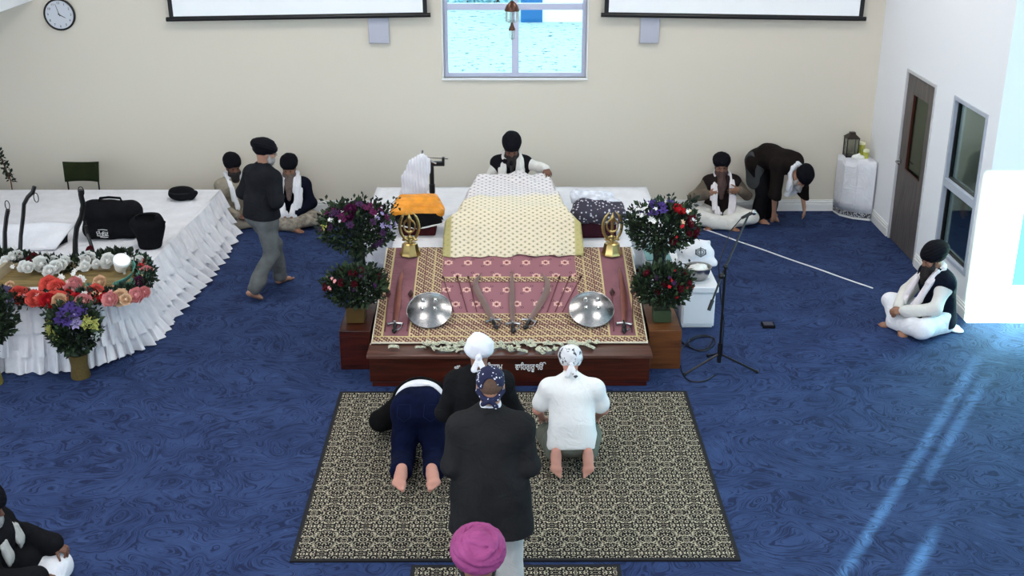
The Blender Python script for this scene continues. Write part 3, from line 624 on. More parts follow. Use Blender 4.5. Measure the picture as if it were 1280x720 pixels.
# clock
c = atY(75,18,YB); t = thing('wall_clock', 'round wall clock with white face and dark rim', 'clock', (c.x, YB-.001, c.z)); r = .20
RX = Matrix.Rotation(R(90), 3, 'X')
MB().lathe([(0,0),(r,0),(r,.03),(r-.012,.042),(r-.02,.034),(r-.024,.02),(0,.02)], n=40, M=RX).build('rim', M['blackmetal'], t)
MB().lathe([(0,.02),(r-.022,.02),(r-.022,.024),(0,.024)], n=40, M=RX).build('dial', plain('clock_face', (.62,.64,.70), .5, var=.02), t)
fmat = M['blackmetal']
for k in range(12):
    a = PI/2-(k+1)*PI/6; cu = bpy.data.curves.new('numeral', 'FONT'); cu.body = str(k+1); cu.size = .042; cu.align_x = 'CENTER'; cu.align_y = 'CENTER'; cu.extrude = .001
    mtext('numeral', cu, fmat, t, (math.cos(a)*.145, -.0255, math.sin(a)*.145), (R(90),0,0))
def clockhand(nm, ang, L, w):
    d = Vector((math.sin(ang),0,math.cos(ang))); p = Vector((math.cos(ang),0,-math.sin(ang)))
    mb = MB(); b = Vector((0,-.029,0)); v = [b-d*.02-p*w, b-d*.02+p*w, b+d*L+p*w*.4, b+d*L-p*w*.4]; mb.add(v+[q+Vector((0,.003,0)) for q in v], [(0,1,2,3),(7,6,5,4),(0,4,5,1),(1,5,6,2),(2,6,7,3),(3,7,4,0)]); mb.build(nm, fmat, t)
clockhand('hour_hand', R(119), .085, .006); clockhand('minute_hand', R(-16), .14, .004)
# hanging lantern before the window
t = thing('hanging_lantern', 'two tier hanging glass lantern with bronze caps in front of the window', 'lantern', (atY(640,20,12.6).x, 12.6, 2.81))
brz = plain('bronze_cap', (.10,.045,.03), .35, .7)
MB().lathe([(.0,.34),(.012,.34),(.03,.325),(.062,.29),(.078,.245),(.078,.235),(0,.235)], n=24).build('upper_cap', brz, t)
MB().lathe([(.07,.235),(.07,.13),(.045,.115),(.04,.115),(.066,.13),(.066,.235)], n=24).build('upper_glass', M['clearcup'], t)
MB().lathe([(0,.115),(.012,.11),(.02,.08),(.033,.055),(.036,.035),(0,.035)], n=20).build('lower_cap', brz, t)
MB().lathe([(.03,.035),(.03,-.05),(.01,-.07),(.0,-.07),(.026,-.05),(.026,.035)], n=20).build('lower_glass', M['clearcup'], t)
MB().tube([(0,0,.34),(0,0,3.14)], .005, 6).build('chain', M['blackmetal'], t)
MB().lathe([(0,3.14),(.06,3.14),(.06,3.185),(0,3.185)]).build('ceiling_rose', brz, t)
# ================================================================ outside the window
def leaves(mb, c, r, n, size, sq=(1,1,1), seed=0, mi=0, up=.3):
    rs = random.Random(seed)
    for _ in range(n):
        while 1:
            p = Vector((rs.uniform(-1,1), rs.uniform(-1,1), rs.uniform(-1,1)))
            if p.length < 1: break
        p = p.normalized()*(p.length**.5) if p.length else p
        q = Vector(c)+Vector((p.x*r*sq[0], p.y*r*sq[1], p.z*r*sq[2])); d = (p+Vector((rs.uniform(-.6,.6), rs.uniform(-.6,.6), rs.uniform(-.4,.8)+up))).normalized()
        s = d.cross(Vector((rs.uniform(-1,1), rs.uniform(-1,1), rs.uniform(-1,1)))).normalized(); L = size*rs.uniform(.6,1.4); w = L*.28; nn = d.cross(s)*L*.12
        mb.add([q, q+d*L*.5+s*w-nn, q+d*L, q+d*L*.5-s*w-nn, q+d*L*.5+nn*.3], [(0,1,4),(1,2,4),(2,3,4),(3,0,4)], mi)
shm = plain('sunlit_scrub', (.35,.62,.70), .8, var=.5, sc=3)
for i, (px, py, r, lab) in enumerate([(585,4,1.0,'pale scrubby bush outside the window, at its clock side'), (622,4,1.1,'pale scrubby bush outside the window, near the middle bar')]):
    p = at(px, py, 0); t = thing('bush', lab, 'bush', (p.x, p.y, -.02)); mb = MB(); leaves(mb, (0,0,.6), r, 700, .17, (1,.7,.6), i); mb.build('foliage', shm, t); MB().tube([(0,0,-.05),(.05,0,.5)], [.06,.03], 6).build('stem', M['planterwood'], t)
p = at(665,27,0); t = thing('blue_shed', 'bright blue shed outside behind the window', 'shed', (p.x, p.y, -.02)); MB().box((-.30,0,0), (.28,.8,2.3)).build('walls', plain('bright_blue_paint', (.015,.14,.36), .5, var=.03), t); MB().box((-.34,-.05,2.3), (.32,.85,2.38)).build('roof', M['trim'], t); MB().box((-.2,-.02,.05), (.2,0,2.1)).build('door', plain('blue_door', (.012,.13,.34), .5), t)
p = at(706,27,0); t = thing('white_building', 'low white outbuilding beside the blue shed outside', 'building', (p.x, p.y+.05, -.02)); MB().box((-.62,0,0), (1.6,1.8,2.6)).build('walls', plain('white_render', (.93,.93,.92), .7, var=.02), t); MB().box((-.7,-.08,2.6), (1.68,1.9,2.7)).build('roof', M['trim'], t)

# ================================================================ centre platform
RY0, RZ0, RK = 10.12, .345, .212
def rz_(y): return RZ0+(y-RY0)*RK
def onr(px, py):
    z = .5
    for _ in range(12): p = at(px, py, z); z = rz_(p.y)
    return Vector((p.x, p.y, z))
CX = .025
t = thing('altar_platform', 'dark red wooden altar platform with white Gurmukhi lettering on its front', 'platform', (CX, 9.9, 0))
mb = MB(); mb.box((-1.29,0,.05), (1.29,.03,.295)); mb.box((-1.29,.03,.05), (-1.26,.3,.295)); mb.box((1.26,.03,.05), (1.29,.3,.295)); mb.box((-1.27,.01,0), (1.27,.3,.05)); mb.build('front_panel', M['redwood'], t, bevel=.006)
MB().box((-1.31,-.03,.295), (1.31,.32,.33)).build('ledge', M['ledge'], t, bevel=.006)
mb = MB(); v = [(-1.27,.3,0),(1.27,.3,0),(1.27,1.78,0),(-1.27,1.78,0),(-1.27,.3,.345),(1.27,.3,.345),(1.27,1.78,rz_(11.68)-.03),(-1.27,1.78,rz_(11.68)-.03)]
mb.add(v, [(0,3,2,1),(4,5,6,7),(0,1,5,4),(1,2,6,5),(2,3,7,6),(3,0,4,7)]); mb.build('base', M['redwood'], t)
cu = plain('white_lettering', (.85,.85,.85), .5, var=0)
def text(s, x, z, size, par, y, mat, nm='lettering', rot=(R(90),0,0), wx=1.0, off=.004):
    c_ = bpy.data.curves.new(nm, 'FONT'); c_.body = s; c_.size = size; c_.align_x = 'CENTER'; c_.extrude = .0015; c_.offset = off*.3
    return mtext(nm, c_, mat, par, (x, y, z), rot, wx)
zt = .175
for w_, px, sz in (('ਸਿਤਨਾਮ', 616, .082), ('ਵਾਿਹਗੁਰੂ', 656.5, .082), ('ੴ', 676, .085), ('ੴ', 571, .05)):
    text(w_, at(px, 465, .2).x-CX, zt, sz, t, -.003, cu, wx=.74)
# patterned cloth over the ramp
def cx_(u): return u
y_in = lambda y: y
ysb = [10.12, 10.20, 10.42, 10.50, 10.60, 10.72, 10.80, 11.19, 11.27, 11.78]
mb = MB()
xcuts = [-1.28,-1.21,-1.19,-.95,-.935,-.86,-.85,-.77,-.76,-.68,.68,.76,.77,.85,.86,.935,.95,1.19,1.21,1.28]
ycuts = [10.12,10.21,10.225,10.31,10.32,10.40,10.41,10.49,10.50,10.58,10.59,11.13,11.145,11.22,11.235,11.80]
mats = [M['gborder'], M['gline'], M['mauve'], M['dots'], M['mline']]
def region(x, y):
    a = abs(x)
    if y < 10.21: return 0
    if y < 10.225: return 1
    if a > 1.21: return 0
    if a > 1.19: return 1
    if a > .95: return 2
    if a > .68:
        for q in (.9425, .855, .765):
            if abs(a-q) < .008: return 4 if q == .855 else 1
        return 0
    if y > 11.235: return 3
    if y > 11.22: return 1
    if y > 11.145: return 0
    if y > 11.13: return 4
    if y > 10.59: return 3
    for q in (10.315, 10.405, 10.495, 10.585):
        if abs(y-q) < .007: return 4 if q in (10.405,) else 1
    return 0
def sub(cuts, m):
    o = []
    for a, b in zip(cuts[:-1], cuts[1:]):
        k = max(1, int(math.ceil((b-a)/m))); o += [a+(b-a)*i/k for i in range(k)]
    return o+[cuts[-1]]
xs, ys = sub(xcuts, .08), sub(ycuts, .08)
V_ = []; F_ = []
def rel(x, y): return .006+.003*math.sin(x*9+y*5)*math.sin(y*11-x*3)
rows = [(9.99, -.10), (10.0, -.02)]
for y in ys: V_.append([(CX+x, y, rz_(y)+rel(x, y)) for x in xs])
nx = len(xs); allv = [p for r_ in V_ for p in r_]; mb.v = allv
for j in range(len(ys)-1):
    for i in range(nx-1):
        mb.f.append((j*nx+i, j*nx+i+1, (j+1)*nx+i+1, (j+1)*nx+i)); mb.mi.append(region((xs[i]+xs[i+1])/2, (ys[j]+ys[j+1])/2))
cl = mb.build('ramp_cloth', mats, None, solid=.006); tag(cl, 'mauve and gold patterned cloth covering the sloped altar platform', 'cloth')
mb = MB(); mb.tube([(CX-1.285,11.78,rz_(11.78)+.004),(CX-1.285,10.115,rz_(10.115)+.006),(CX+1.285,10.115,rz_(10.115)+.006),(CX+1.285,11.78,rz_(11.78)+.004)], .010, 6)
mb.tube([(CX-1.292,10.12,.34),(CX-1.30,10.11,.335)], .006, 5); o = mb.build('piping', plain('cream_piping', (.70,.62,.48), .6), cl)
# banknotes along the ledge
nn0 = NT('banknote_paper'); x_, y_, z_ = nn0.sep(nn0.obj()); fn0 = nn0.noise(nn0.obj(), 90, 2, .7)[0]
ins = nn0.ma('MULTIPLY', nn0.ma('LESS_THAN', nn0.ma('ABSOLUTE', x_), .060), nn0.ma('LESS_THAN', nn0.ma('ABSOLUTE', y_), .023))
note = nn0.fin(nn0.mix(nn0.ma('MULTIPLY', ins, nn0.ramp(fn0, [(.40, (0,)*3), (.58, (1,)*3)])), (.68,.68,.54), (.16,.19,.12)), .8, 0, fn0, .1, .002)
nm_ = []
for k in range(4):
    rs = random.Random(k); mb = MB(); a_, b_ = rs.uniform(.006,.022), rs.uniform(-.01,.015)
    def fn(u, v, rs=rs, a_=a_, b_=b_): return ((u-.5)*.125, (v-.5)*.056, a_*math.sin(u*PI*(1+k*.6))+b_*abs(v-.5)*2+.002+.004*math.sin(9*u+k))
    mb.grid(fn, 8, 3); nm_.append(mb.mesh('banknote', note, 60))
rs = random.Random(5)
pos = [(492,437,.1), (526,437,.2), (533,431,1.2), (716,435,.3), (727,433,.1), (737,436,-.5), (741,431,.4), (545,434,.7)]
pos += [(rs.uniform(538,572), rs.uniform(428,441), rs.uniform(-1,1)) for _ in range(11)]+[(rs.uniform(572,590), rs.uniform(431,442), rs.uniform(-1,1)) for _ in range(5)]
pos += [(rs.gauss(652,30), rs.uniform(429,443), rs.uniform(-1.2,1.2)) for _ in range(25)]
for i, (px, py, a) in enumerate(pos):
    p = at(max(px, 490), py, .335); o = bpy.data.objects.new('banknote', nm_[i % 4]); link(o); o.location = (p.x, max(9.93, min(10.09, p.y)), .334+.012*rs.random()+.006*(i % 4)); o.rotation_euler = (rs.uniform(-.12,.12), rs.uniform(-.08,.08), a); o.scale = (rs.uniform(.72,.95), rs.uniform(.8,1), 1)
    m = o.modifiers.new('t', 'SOLIDIFY'); m.thickness = .001
    lab = 'pale green paper banknote scattered on the wooden ledge below the patterned cloth'
    tag(o, lab, 'banknote', 'banknotes scattered along the altar ledge')
# steps (plinths) each side
for sx, x0_, x1_, lab, mt in ((-1, -1.585, -1.29, 'dark wooden side block at the altar platform, on the side of the white stage', M['redwood']), (1, 1.345, 1.655, 'orange brown wooden side block at the altar platform, on the microphone stand side', M['planterwood'])):
    t = thing('wooden_block', lab, 'wooden block', ((x0_+x1_)/2, 10.28, 0)); w_ = (x1_-x0_)/2
    MB().box((-w_,0,0), (w_,.72,.40)).build('body', mt, t, bevel=.006); MB().box((-w_+.02,-.006,.03), (w_-.02,.0,.34)).build('front_panel', mt, t)
# white rear platform
t = thing('rear_platform', 'raised platform behind the altar covered in a white sheet', 'platform', (.06, 11.83, 0))
MB().box((-1.66,1.12,0), (1.67,2.55,.56)).box((-1.27,.02,0), (1.27,1.12,.56)).build('base', M['planterwood'], t)
zs_ = lambda x, y: .60+.006*math.sin(x*5+y*3)*math.sin(y*4)
mb = MB().grid(lambda u, v: (-1.70+3.41*u, 1.1+1.5*v, zs_(-1.70+3.41*u, 1.1+1.5*v)), 40, 20)
mb.grid(lambda u, v: (-1.30+2.6*u, 1.1*v, zs_(-1.30+2.6*u, 1.1*v)), 30, 12)
def side(x0, y0, x1, y1, n_):
    def f(u, v): 
        x, y = x0+(x1-x0)*u, y0+(y1-y0)*u; L = math.hypot(x1-x0, y1-y0); nx_, ny_ = (y1-y0)/L, -(x1-x0)/L; a = (.012+.02*v)*math.sin(u*L*26)*v+.015*v
        return (x+nx_*a, y+ny_*a, .60-.56*v)
    mb.grid(f, n_, 8, flip=True)
for q in ((-1.3,0,1.3,0,70),(1.3,0,1.3,1.1,30),(1.3,1.1,1.71,1.1,12),(1.71,1.1,1.71,2.6,40),(1.71,2.6,-1.70,2.6,60),(-1.70,2.6,-1.70,1.1,40),(-1.70,1.1,-1.3,1.1,12),(-1.3,1.1,-1.3,0,30)): side(*q)
mb.build('white_sheet', M['whitecloth'], t, solid=.006)
# ---- the draped scripture
def rumal():
    n = NT('cream_brocade'); x, y, z = n.sep(n.obj()); v = n.com(n.ma('PINGPONG', x, .055), n.ma('PINGPONG', n.ma('ADD', y, n.ma('MULTIPLY', z, -1)), .04))
    a, b = n.ma('ABSOLUTE', n.ma('SUBTRACT', n.ma('FRACT', n.ma('DIVIDE', x, .085)), .5)), n.ma('ABSOLUTE', n.ma('SUBTRACT', n.ma('FRACT', n.ma('DIVIDE', n.ma('ADD', y, z), .085)), .5))
    a2, b2 = n.ma('SUBTRACT', .5, a), n.ma('SUBTRACT', .5, b)
    d = n.ma('MINIMUM', n.ma('ADD', a, b), n.ma('ADD', a2, b2)); f = n.noise(n.obj(), 60, 2)[0]
    m = n.ramp(n.ma('ADD', d, n.ma('MULTIPLY', f, .10)), [(.20, (1,)*3), (.27, (0,)*3)]); m2 = n.ramp(n.ma('ABSOLUTE', n.ma('SUBTRACT', d, .34)), [(.02, (1,)*3), (.05, (0,)*3)])
    ym = n.ramp(n.ma('ADD', y, n.ma('MULTIPLY', n.noise(n.obj(), 3, 1)[0], .1)), [(.52, (0,)*3), (.62, (1,)*3), ])
    ym2 = n.ramp(y, [(1.18, (0,)*3), (1.3, (1,)*3)]) if 0 else 0.0
    base = n.mix(ym, (.80,.70,.52), (.72,.67,.66)); dark = n.mix(ym, (.30,.27,.15), (.24,.20,.24))
    c = n.mix(n.ma('MULTIPLY', m2, .5), base, dark); c = n.mix(m, c, dark)
    ed = n.ramp(n.ma('ABSOLUTE', x), [(.64, (0,)*3), (.655, (1,)*3)]); c = n.mix(n.ma('MULTIPLY', ed, .85), c, (.42,.37,.12))
    return n.fin(c, .55, 0, n.ma('ADD', n.noise(n.obj(), 12, 2)[0], n.ma('MULTIPLY', m, .1)), .25, .02, .4)
M['rumal'] = rumal()
t = thing('scripture_stand', 'low bookrest with the open scripture hidden beneath the cream brocade cloth', 'book stand', (CX+.04, 11.95, .60))
MB().box((-.56,.06,.0), (.56,1.0,.30)).build('cushion', cloth('pink_cushion', (.45,.22,.26)), t, bevel=.04); MB().box((-.38,.1,.30), (.38,.75,.37)).build('book', M['whitecloth'], t, bevel=.02)
prof = [(-.345,.075,.735),(-.33,.10,.735),(-.26,.18,.735),(-.18,.27,.73),(-.10,.36,.73),(-.02,.42,.72),(.07,.455,.71),(.2,.465,.685),(.4,.475,.65),(.6,.485,.62),(.8,.495,.585),(1.0,.52,.54),(1.12,.535,.50),(1.22,.53,.45),(1.30,.47,.44),(1.33,.40,.43)]
prof = [(y_, z_, w_) for (y_, z_, w_) in prof]
def bro(u, v):
    q = v*(len(prof)-1); i = min(int(q), len(prof)-2); f_ = q-i; a, b = prof[i], prof[i+1]
    y, z, w_ = (a[k]*(1-f_)+b[k]*f_ for k in range(3)); s_ = (u-.5)*2; x = s_*w_
    top = min(1, max(0, (z-.1)/.35)); e_ = max(0, abs(s_)-.80)/.20
    z2 = z-top*(e_**1.5)*(.30 if y > .1 else .10)*(1 if y < .95 else .75)-top*.03*abs(s_)**2
    wr = .020*math.sin(v*42+2.2*math.sin(s_*3))*(.3+abs(s_)) + .009*math.sin(s_*13+v*5)
    if y > .95: z2 += .035*math.sin(s_*5.2+1.1)*max(0, 1-abs(s_))+.02*math.sin(s_*11)*(1-abs(s_))
    if v < .04: z2 += .006*math.sin(s_*30)
    lo_ = .012 if y+11.95 > 11.83 else (rz_(y+11.95)-.6+.018)
    return (x, y+wr*.6+(.02*math.sin(s_*17) if y < 0 else 0), max(z2+wr, lo_+.0))
cl = MB().grid(bro, 60, 70).build('brocade_cloth', M['rumal'], None, solid=.008); cl.location = (CX+.04, 11.95, .60)
tag(cl, 'large cream and yellow brocade cloth draped over the scripture at the altar', 'cloth')
# ---- small covered stands both sides
t = thing('covered_stand', 'small stand under a bright orange cloth over black with white edging', 'stand', (-.99, 12.62, .60))
MB().box((-.20,-.13,0), (.20,.16,.26)).build('stand', cloth('dark_red_pleats', (.06,.012,.015), wsc=80), t, bevel=.02)
def drape(w, dp, ztop, drop, wav, ph=0, n_=44):
    def f(u, v):
        a = 2*PI*u; r_ = v; x = max(-1, min(1, 1.35*math.cos(a))); y = max(-1, min(1, 1.35*math.sin(a)))
        if v < .5: k = v/.5; return (x*w*k, y*dp*k, ztop+.015*(1-k)-.02*k*k+.004*math.sin(9*a+5*v))
        k = (v-.5)/.5; return (x*(w+.03*k+wav*k*math.sin(a*7+ph)), y*(dp+.03*k+wav*k*math.sin(a*7+ph)), ztop-.02-k*drop*(1+.22*math.sin(a*3+ph)))
    return MB().grid(f, n_, 16)
F = Field((-.32,-.26,.1), (.32,.3,.46), .008)
[F.cone((-.18-.02*k,.12-.07*k,.365-.010*k*k), (.18+.02*k,.12-.07*k,.365-.010*k*k), .050, .050, .03) for k in range(4)]; F.cone((-.235,-.10,.25), (.235,-.10,.25), .05, .05, .05); F.cone((-.24,.0,.27), (-.22,.1,.3), .05, .05, .05); F.cone((.24,.0,.27), (.22,.1,.3), .05, .05, .05); F.folds(.010, 24, 4)
F.fn(lambda X, Y, Z: np.maximum(0, (.225-.03*np.cos(X*17)+.0*Y)-Z)*1.0)
F.build('orange_cloth', cloth('orange_satin', (.90,.33,.01), .15, 9, .4, spec=.5), t)
drape(.235,.15,.285,.125,.012).build('black_cloth', M['blackcloth'], t, solid=.006)
mb = MB(); mb.tube([((.27+.012*math.sin(a*7))*max(-1,min(1,1.35*math.cos(a))), (.185)*max(-1,min(1,1.35*math.sin(a)))-.0, .265-.125*(1+.22*math.sin(a*3))) for a in [2*PI*i/60 for i in range(61)]], .009, 6); mb.build('white_edging', plain('edging_beads', (.75,.72,.70), .5, var=.4, sc=60), t)
# right stand
pat = NT('grey_floral_print'); f = pat.vor(pat.obj(), 26)[0]; f2 = pat.noise(pat.obj(), 45, 3)[0]
M['floral'] = pat.fin(pat.mix(pat.ramp(pat.ma('ADD', f, pat.ma('MULTIPLY', f2, .35)), [(.42, (1,)*3), (.50, (0,)*3)]), (.035,.03,.05), (.55,.53,.58)), .7, 0, f2, .2, .01)
t = thing('covered_stand', 'small stand under a grey floral cloth with a white roll on top', 'stand', (1.01, 12.55, .60))
MB().box((-.20,-.15,0), (.20,.16,.24)).build('stand', cloth('dark_wine_pleats', (.045,.012,.02), wsc=80), t, bevel=.02)
F = Field((-.38,-.32,.02), (.36,.36,.56), .008)
F.cone((-.16,.0,.32), (.19,.02,.30), .13, .115, .03, (0,0,1), .75); F.cone((-.22,-.1,.26), (.23,-.1,.24), .10, .10, .04); F.cone((-.26,-.14,.10), (-.18,-.14,.26), .03, .06, .05); F.cone((.2,-.12,.2), (.27,-.06,.16), .07, .05, .05); F.folds(.008, 26, 6)
F.fn(lambda X, Y, Z: np.maximum(0, (.185-.05*np.cos(X*9))-Z)*1.0*(X > -.2))
F.build('floral_cloth', M['floral'], t)
F = Field((-.42,-.2,.2), (.3,.45,.62), .007)
F.cone((-.24,.1,.40), (.12,.12,.385), .088, .075, .02); F.cone((-.02,.04,.38), (.20,.04,.36), .08, .06, .04, (0,0,1), .7); F.folds(.006, 34, 8); F.cone((-.42,.095,.405), (-.27,.1,.40), .058, .058, .01, sub=True)
F.build('white_roll', cloth('white_print_cloth', (.72,.73,.80), .16, 18), t); MB().ball((-.265,.098,.40), .056, 14, sc=(.5,1,1)).build('roll_hole_shade', M['blackcloth'], t)  # black ball in the hollow end stands for the shade in the hole
# ---- ceremonial whisk and the black stand behind it
t = thing('fly_whisk', 'white hair ceremonial fly whisk arching over the orange cloth', 'whisk', (-1.0, 13.05, .60))
n = NT('white_hair'); mp = n.new('ShaderNodeMapping'); n.l.new(n.obj(), mp.inputs[0]); mp.inputs['Scale'].default_value = (60,60,4); hf = n.noise(mp.outputs[0], 3, 2)[0]
M['hair'] = n.fin(n.mix(hf, (.62,.60,.66), (.85,.84,.88)), .7, 0, hf, .4, .01)
F = Field((-.32,-.2,.0), (.2,.2,.85), .008); F.path([(.10,0,.70),(.04,0,.735),(-.04,0,.66),(-.10,0,.50),(-.125,0,.30),(-.12,0,.10)], [.02,.045,.07,.085,.09,.06], .05, (0,1,0), .6)
F.path([(.10,0,.70),(.06,0,.60),(.02,0,.42),(-.02,0,.20)], [.03,.055,.075,.08], .05, (0,1,0), .5); F.fn(lambda X, Y, Z: .004*np.sin(X*190+8*Z)); F.build('hair', M['hair'], t)
MB().tube([(.09,0,.70),(.13,0,.71),(.20,0,.68)], [.014,.016,.012], 8).build('handle', M['steel'], t)
t = thing('bracket_stand', 'black post with a horizontal clamp arm behind the orange cloth', 'stand', (-.86, 13.18, .60))
MB().tube([(0,0,0),(0,0,.66)], .026, 10).tube([(0,0,.30),(0,0,.40)], .034, 10).build('post', M['blackmetal'], t); MB().lathe([(0,0),(.10,0),(.10,.015),(.03,.03),(0,.03)]).build('base', M['blackmetal'], t)
MB().box((-.13,-.03,.62), (.15,.03,.67)).box((-.14,-.035,.60), (-.08,.035,.74)).box((.12,-.03,.64), (.15,.03,.72)).build('clamp', M['blackmetal'], t, bevel=.006)
MB().tube([(-.12,0,.72),(-.04,0,.715),(.14,0,.705),(.19,0,.70)], .007, 6).tube([(-.11,0,.735),(-.10,0,.80)], .012, 6).build('rod', M['steel'], t)
t = thing('microphone', 'small black microphone on a thin stand before the bearded reader', 'microphone', (CX+.03, 13.42, .60))
MB().tube([(0,0,0),(0,0,.45),(0,.03,.55)], .008, 6).build('stem', M['blackmetal'], t); MB().lathe([(0,0),(.06,0),(.06,.012),(0,.02)]).build('base', M['blackmetal'], t); MB().ball((0,.035,.575), .026, 12, sc=(1,1,1.2)).build('head', M['blackcloth'], t)
# ---- brass emblems
def emblem(p, lab):
    t = thing('brass_emblem', lab, 'emblem', p, 0, 'brass emblems on the altar'); t.scale = (1.12,)*3
    mb = MB(); mb.lathe([(0,0),(.098,0),(.098,.008),(.085,.03),(.070,.105),(.055,.115),(0,.115)], n=8); mb.build('base', M['brass'], t)
    F = Field((-.17,-.05,.08), (.17,.05,.46), .0055); c = np.array((0,0,.275))
    pts = [c+np.array((.052*math.cos(a),0,.062*math.sin(a))) for a in np.linspace(0, 2*PI, 25)]
    F.path(pts, .0085, .004)
    F.cone((0,0,.11), (0,0,.17), .020, .012, .01); F.cone((0,0,.17), (0,0,.35), .012, .018, .01, (0,1,0), .5); F.cone((0,0,.35), (0,0,.405), .020, .003, .01, (0,1,0), .5); F.cone((-.03,0,.165), (.03,0,.165), .010, .010, .008)
    for s in (-1, 1):
        pts = [np.array((s*.088*math.sin(a)*(1-.10*(a > 1.5)*(a-1.5)), .004*s, .275-.140*math.cos(a))) for a in np.linspace(-.5, 2.85, 18)]
        F.path(pts, [.008]*3+[.011+.004*math.sin(i/14*PI) for i in range(12)]+[.008,.006,.003], .004, (0,1,0), .7)
        F.ell((s*-.055,0,.140), (.018,.012,.012), None, .006)
    F.build('emblem_symbol', M['brass'], t); return t
p = onr(513,317); emblem((p.x, 11.66, rz_(11.66)+.01), 'brass double sword emblem standing before the orange covered stand')
p = onr(764,316); emblem((p.x, 11.66, rz_(11.66)+.01), 'brass double sword emblem standing before the grey floral stand')
# ---- shields
def shield(p, lab):
    t = thing('round_shield', lab, 'shield', p, 0, 'steel shields on the altar cloth'); t.rotation_euler = (R(30),0,0)
    pr = [(0,.062),(.05,.060),(.10,.050),(.15,.034),(.19,.014),(.212,.004),(.218,.008),(.218,.0),(.19,.004),(.15,.022),(.10,.040),(0,.050)]
    MB().lathe(pr, n=48).build('dome', M['steel'], t)
    for i in (-1, 1):
        for j in (-1, 1): MB().lathe([(0,.026),(.014,.022),(.023,.008),(.027,0),(0,0)], (i*.058, j*.052+.03, .050), 14).build('boss', M['brightsteel'], t)
    return t
p = onr(537,399); shield((p.x, p.y, p.z+.062+.03), 'polished steel domed shield beside the sword below the orange cloth')
p = onr(739,398); shield((p.x, p.y, p.z+.062+.03), 'polished steel domed shield nearest the microphone stand')
# ---- swords
def sword(path, lab, gm=M['blackmetal'], w=.030, grp=None, z=.03, bm=M['copper']):
    P = [onr(*q) for q in path]; c = P[0].copy(); t = thing('sword', lab, 'sword', c, 0, grp)
    Q = [q-c+Vector((0,0,z)) for q in P]; N_ = Vector((0,-RK,1)).normalized()
    pts = []
    for i in range(1, len(Q)-2):                                   # smooth the curve
        for k in range(6):
            f_ = k/6; a, b, c_, d = Q[i-1], Q[i], Q[i+1], Q[i+2]
            pts.append(.5*((2*b)+(c_-a)*f_+(2*a-5*b+4*c_-d)*f_*f_+(3*b-a-3*c_+d)*f_**3))
    pts.append(Q[-2]) ; n_ = len(pts); mb = MB(); v = []
    for i, p_ in enumerate(pts):
        d = (pts[min(i+1, n_-1)]-pts[max(i-1, 0)]).normalized(); s_ = d.cross(N_); k = i/(n_-1); ww = w*(.7+.3*math.sin(min(k*1.3, 1)*PI))*(1 if k < .82 else max(.02, (1-k)/.18)); 
        v += [p_-s_*ww, p_+N_*.006, p_+s_*ww, p_-N_*.004]
    mb.add(v, [(i*4+k, i*4+(k+1) % 4, i*4+4+(k+1) % 4, i*4+4+k) for i in range(n_-1) for k in range(4)]+[(3,2,1,0)]); mb.build('blade', bm, t)
    d = (pts[1]-pts[0]).normalized(); s_ = d.cross(N_).normalized(); a = pts[0]
    mb = MB(); mb.tube([a-s_*.075-d*.012, a-s_*.03+d*.006, a+s_*.03+d*.006, a+s_*.075-d*.012], [.016,.010,.010,.016], 8); mb.tube([a-s_*.01+d*.04, a-d*.02], .014, 6); mb.build('guard', M['steel'], t)
    MB().tube([a, a-d*.05, a-d*.10], [.014,.019,.014], 10).build('grip', gm, t); mb = MB(); mb.ball(a-d*.115, .028, 12, sc=(1,1,.6)); mb.ball(a-d*.145, .012, 8); mb.build('pommel', gm, t)
    MB().tube([a+s_*.06-d*.02, a+s_*.06-d*.07, a+s_*.02-d*.11], .006, 6).build('knuckle_bow', M['steel'], t)
    return t
dk = M['blackmetal']; med = plain('brown_steel_blade', (.30,.19,.17), .3, .9, .2, 8)
sword([(494,420),(494,408),(497,385),(499,362),(504,340),(506,335)], 'curved sword with coppery blade lying beside the shield below the orange cloth')
sword([(781,418),(780,408),(780,385),(778,360),(773,336),(770,326)], 'curved sword with coppery blade lying nearest the microphone stand')
g_ = 'swords at the middle of the altar cloth'
sword([(621,414),(616,404),(605,382),(596,365),(595,355),(602,345),(606,342)], 'curved sword of the middle trio, bowing toward the orange cloth side', grp=g_, bm=med, w=.034)
sword([(641,418),(641,408),(640,385),(640,360),(640,340),(640,334)], 'straight sword standing between two curved swords on the altar cloth', grp=g_, bm=med, w=.026)
sword([(657,414),(662,404),(674,385),(683,368),(684,355),(677,345),(673,342)], 'curved sword of the middle trio, bowing toward the grey floral side', grp=g_, bm=med, w=.034)
def arrow(b, tp, lab, grp, hw=.030, L=.15, z=.02):
    a, c_ = onr(*b), onr(*tp); t = thing('arrow', lab, 'arrow', a, 0, grp); d = c_-a+Vector((0,0,0)); u = d.normalized(); s_ = u.cross(Vector((0,-RK,1))).normalized(); N_ = s_.cross(u); o_ = Vector((0,0,z))
    MB().tube([o_, o_+d-u*L], .005, 6).build('shaft', M['mline'], t); e = o_+d
    MB().add([e, e-u*L*.55-s_*hw, e-u*L-s_*hw*.25, e-u*L+s_*hw*.25, e-u*L*.55+s_*hw, e-u*L*.6+N_*.012, e-u*L*.6-N_*.006], [(0,1,5),(1,2,5),(2,3,5),(3,4,5),(4,0,5),(1,0,6),(2,1,6),(3,2,6),(4,3,6),(0,4,6)]).build('head', plain('dark_arrow_head', (.05,.012,.012), .35, .6), t)
ga = 'arrows on the altar cloth'
arrow((481,416),(486,364),'thin arrow lying on the outer side of the sword below the orange cloth',ga)
arrow((509,416),(514,364),'thin arrow lying between the sword and shield below the orange cloth',ga)
arrow((767,416),(765,362),'thin arrow lying between the shield and sword nearest the microphone stand',ga)
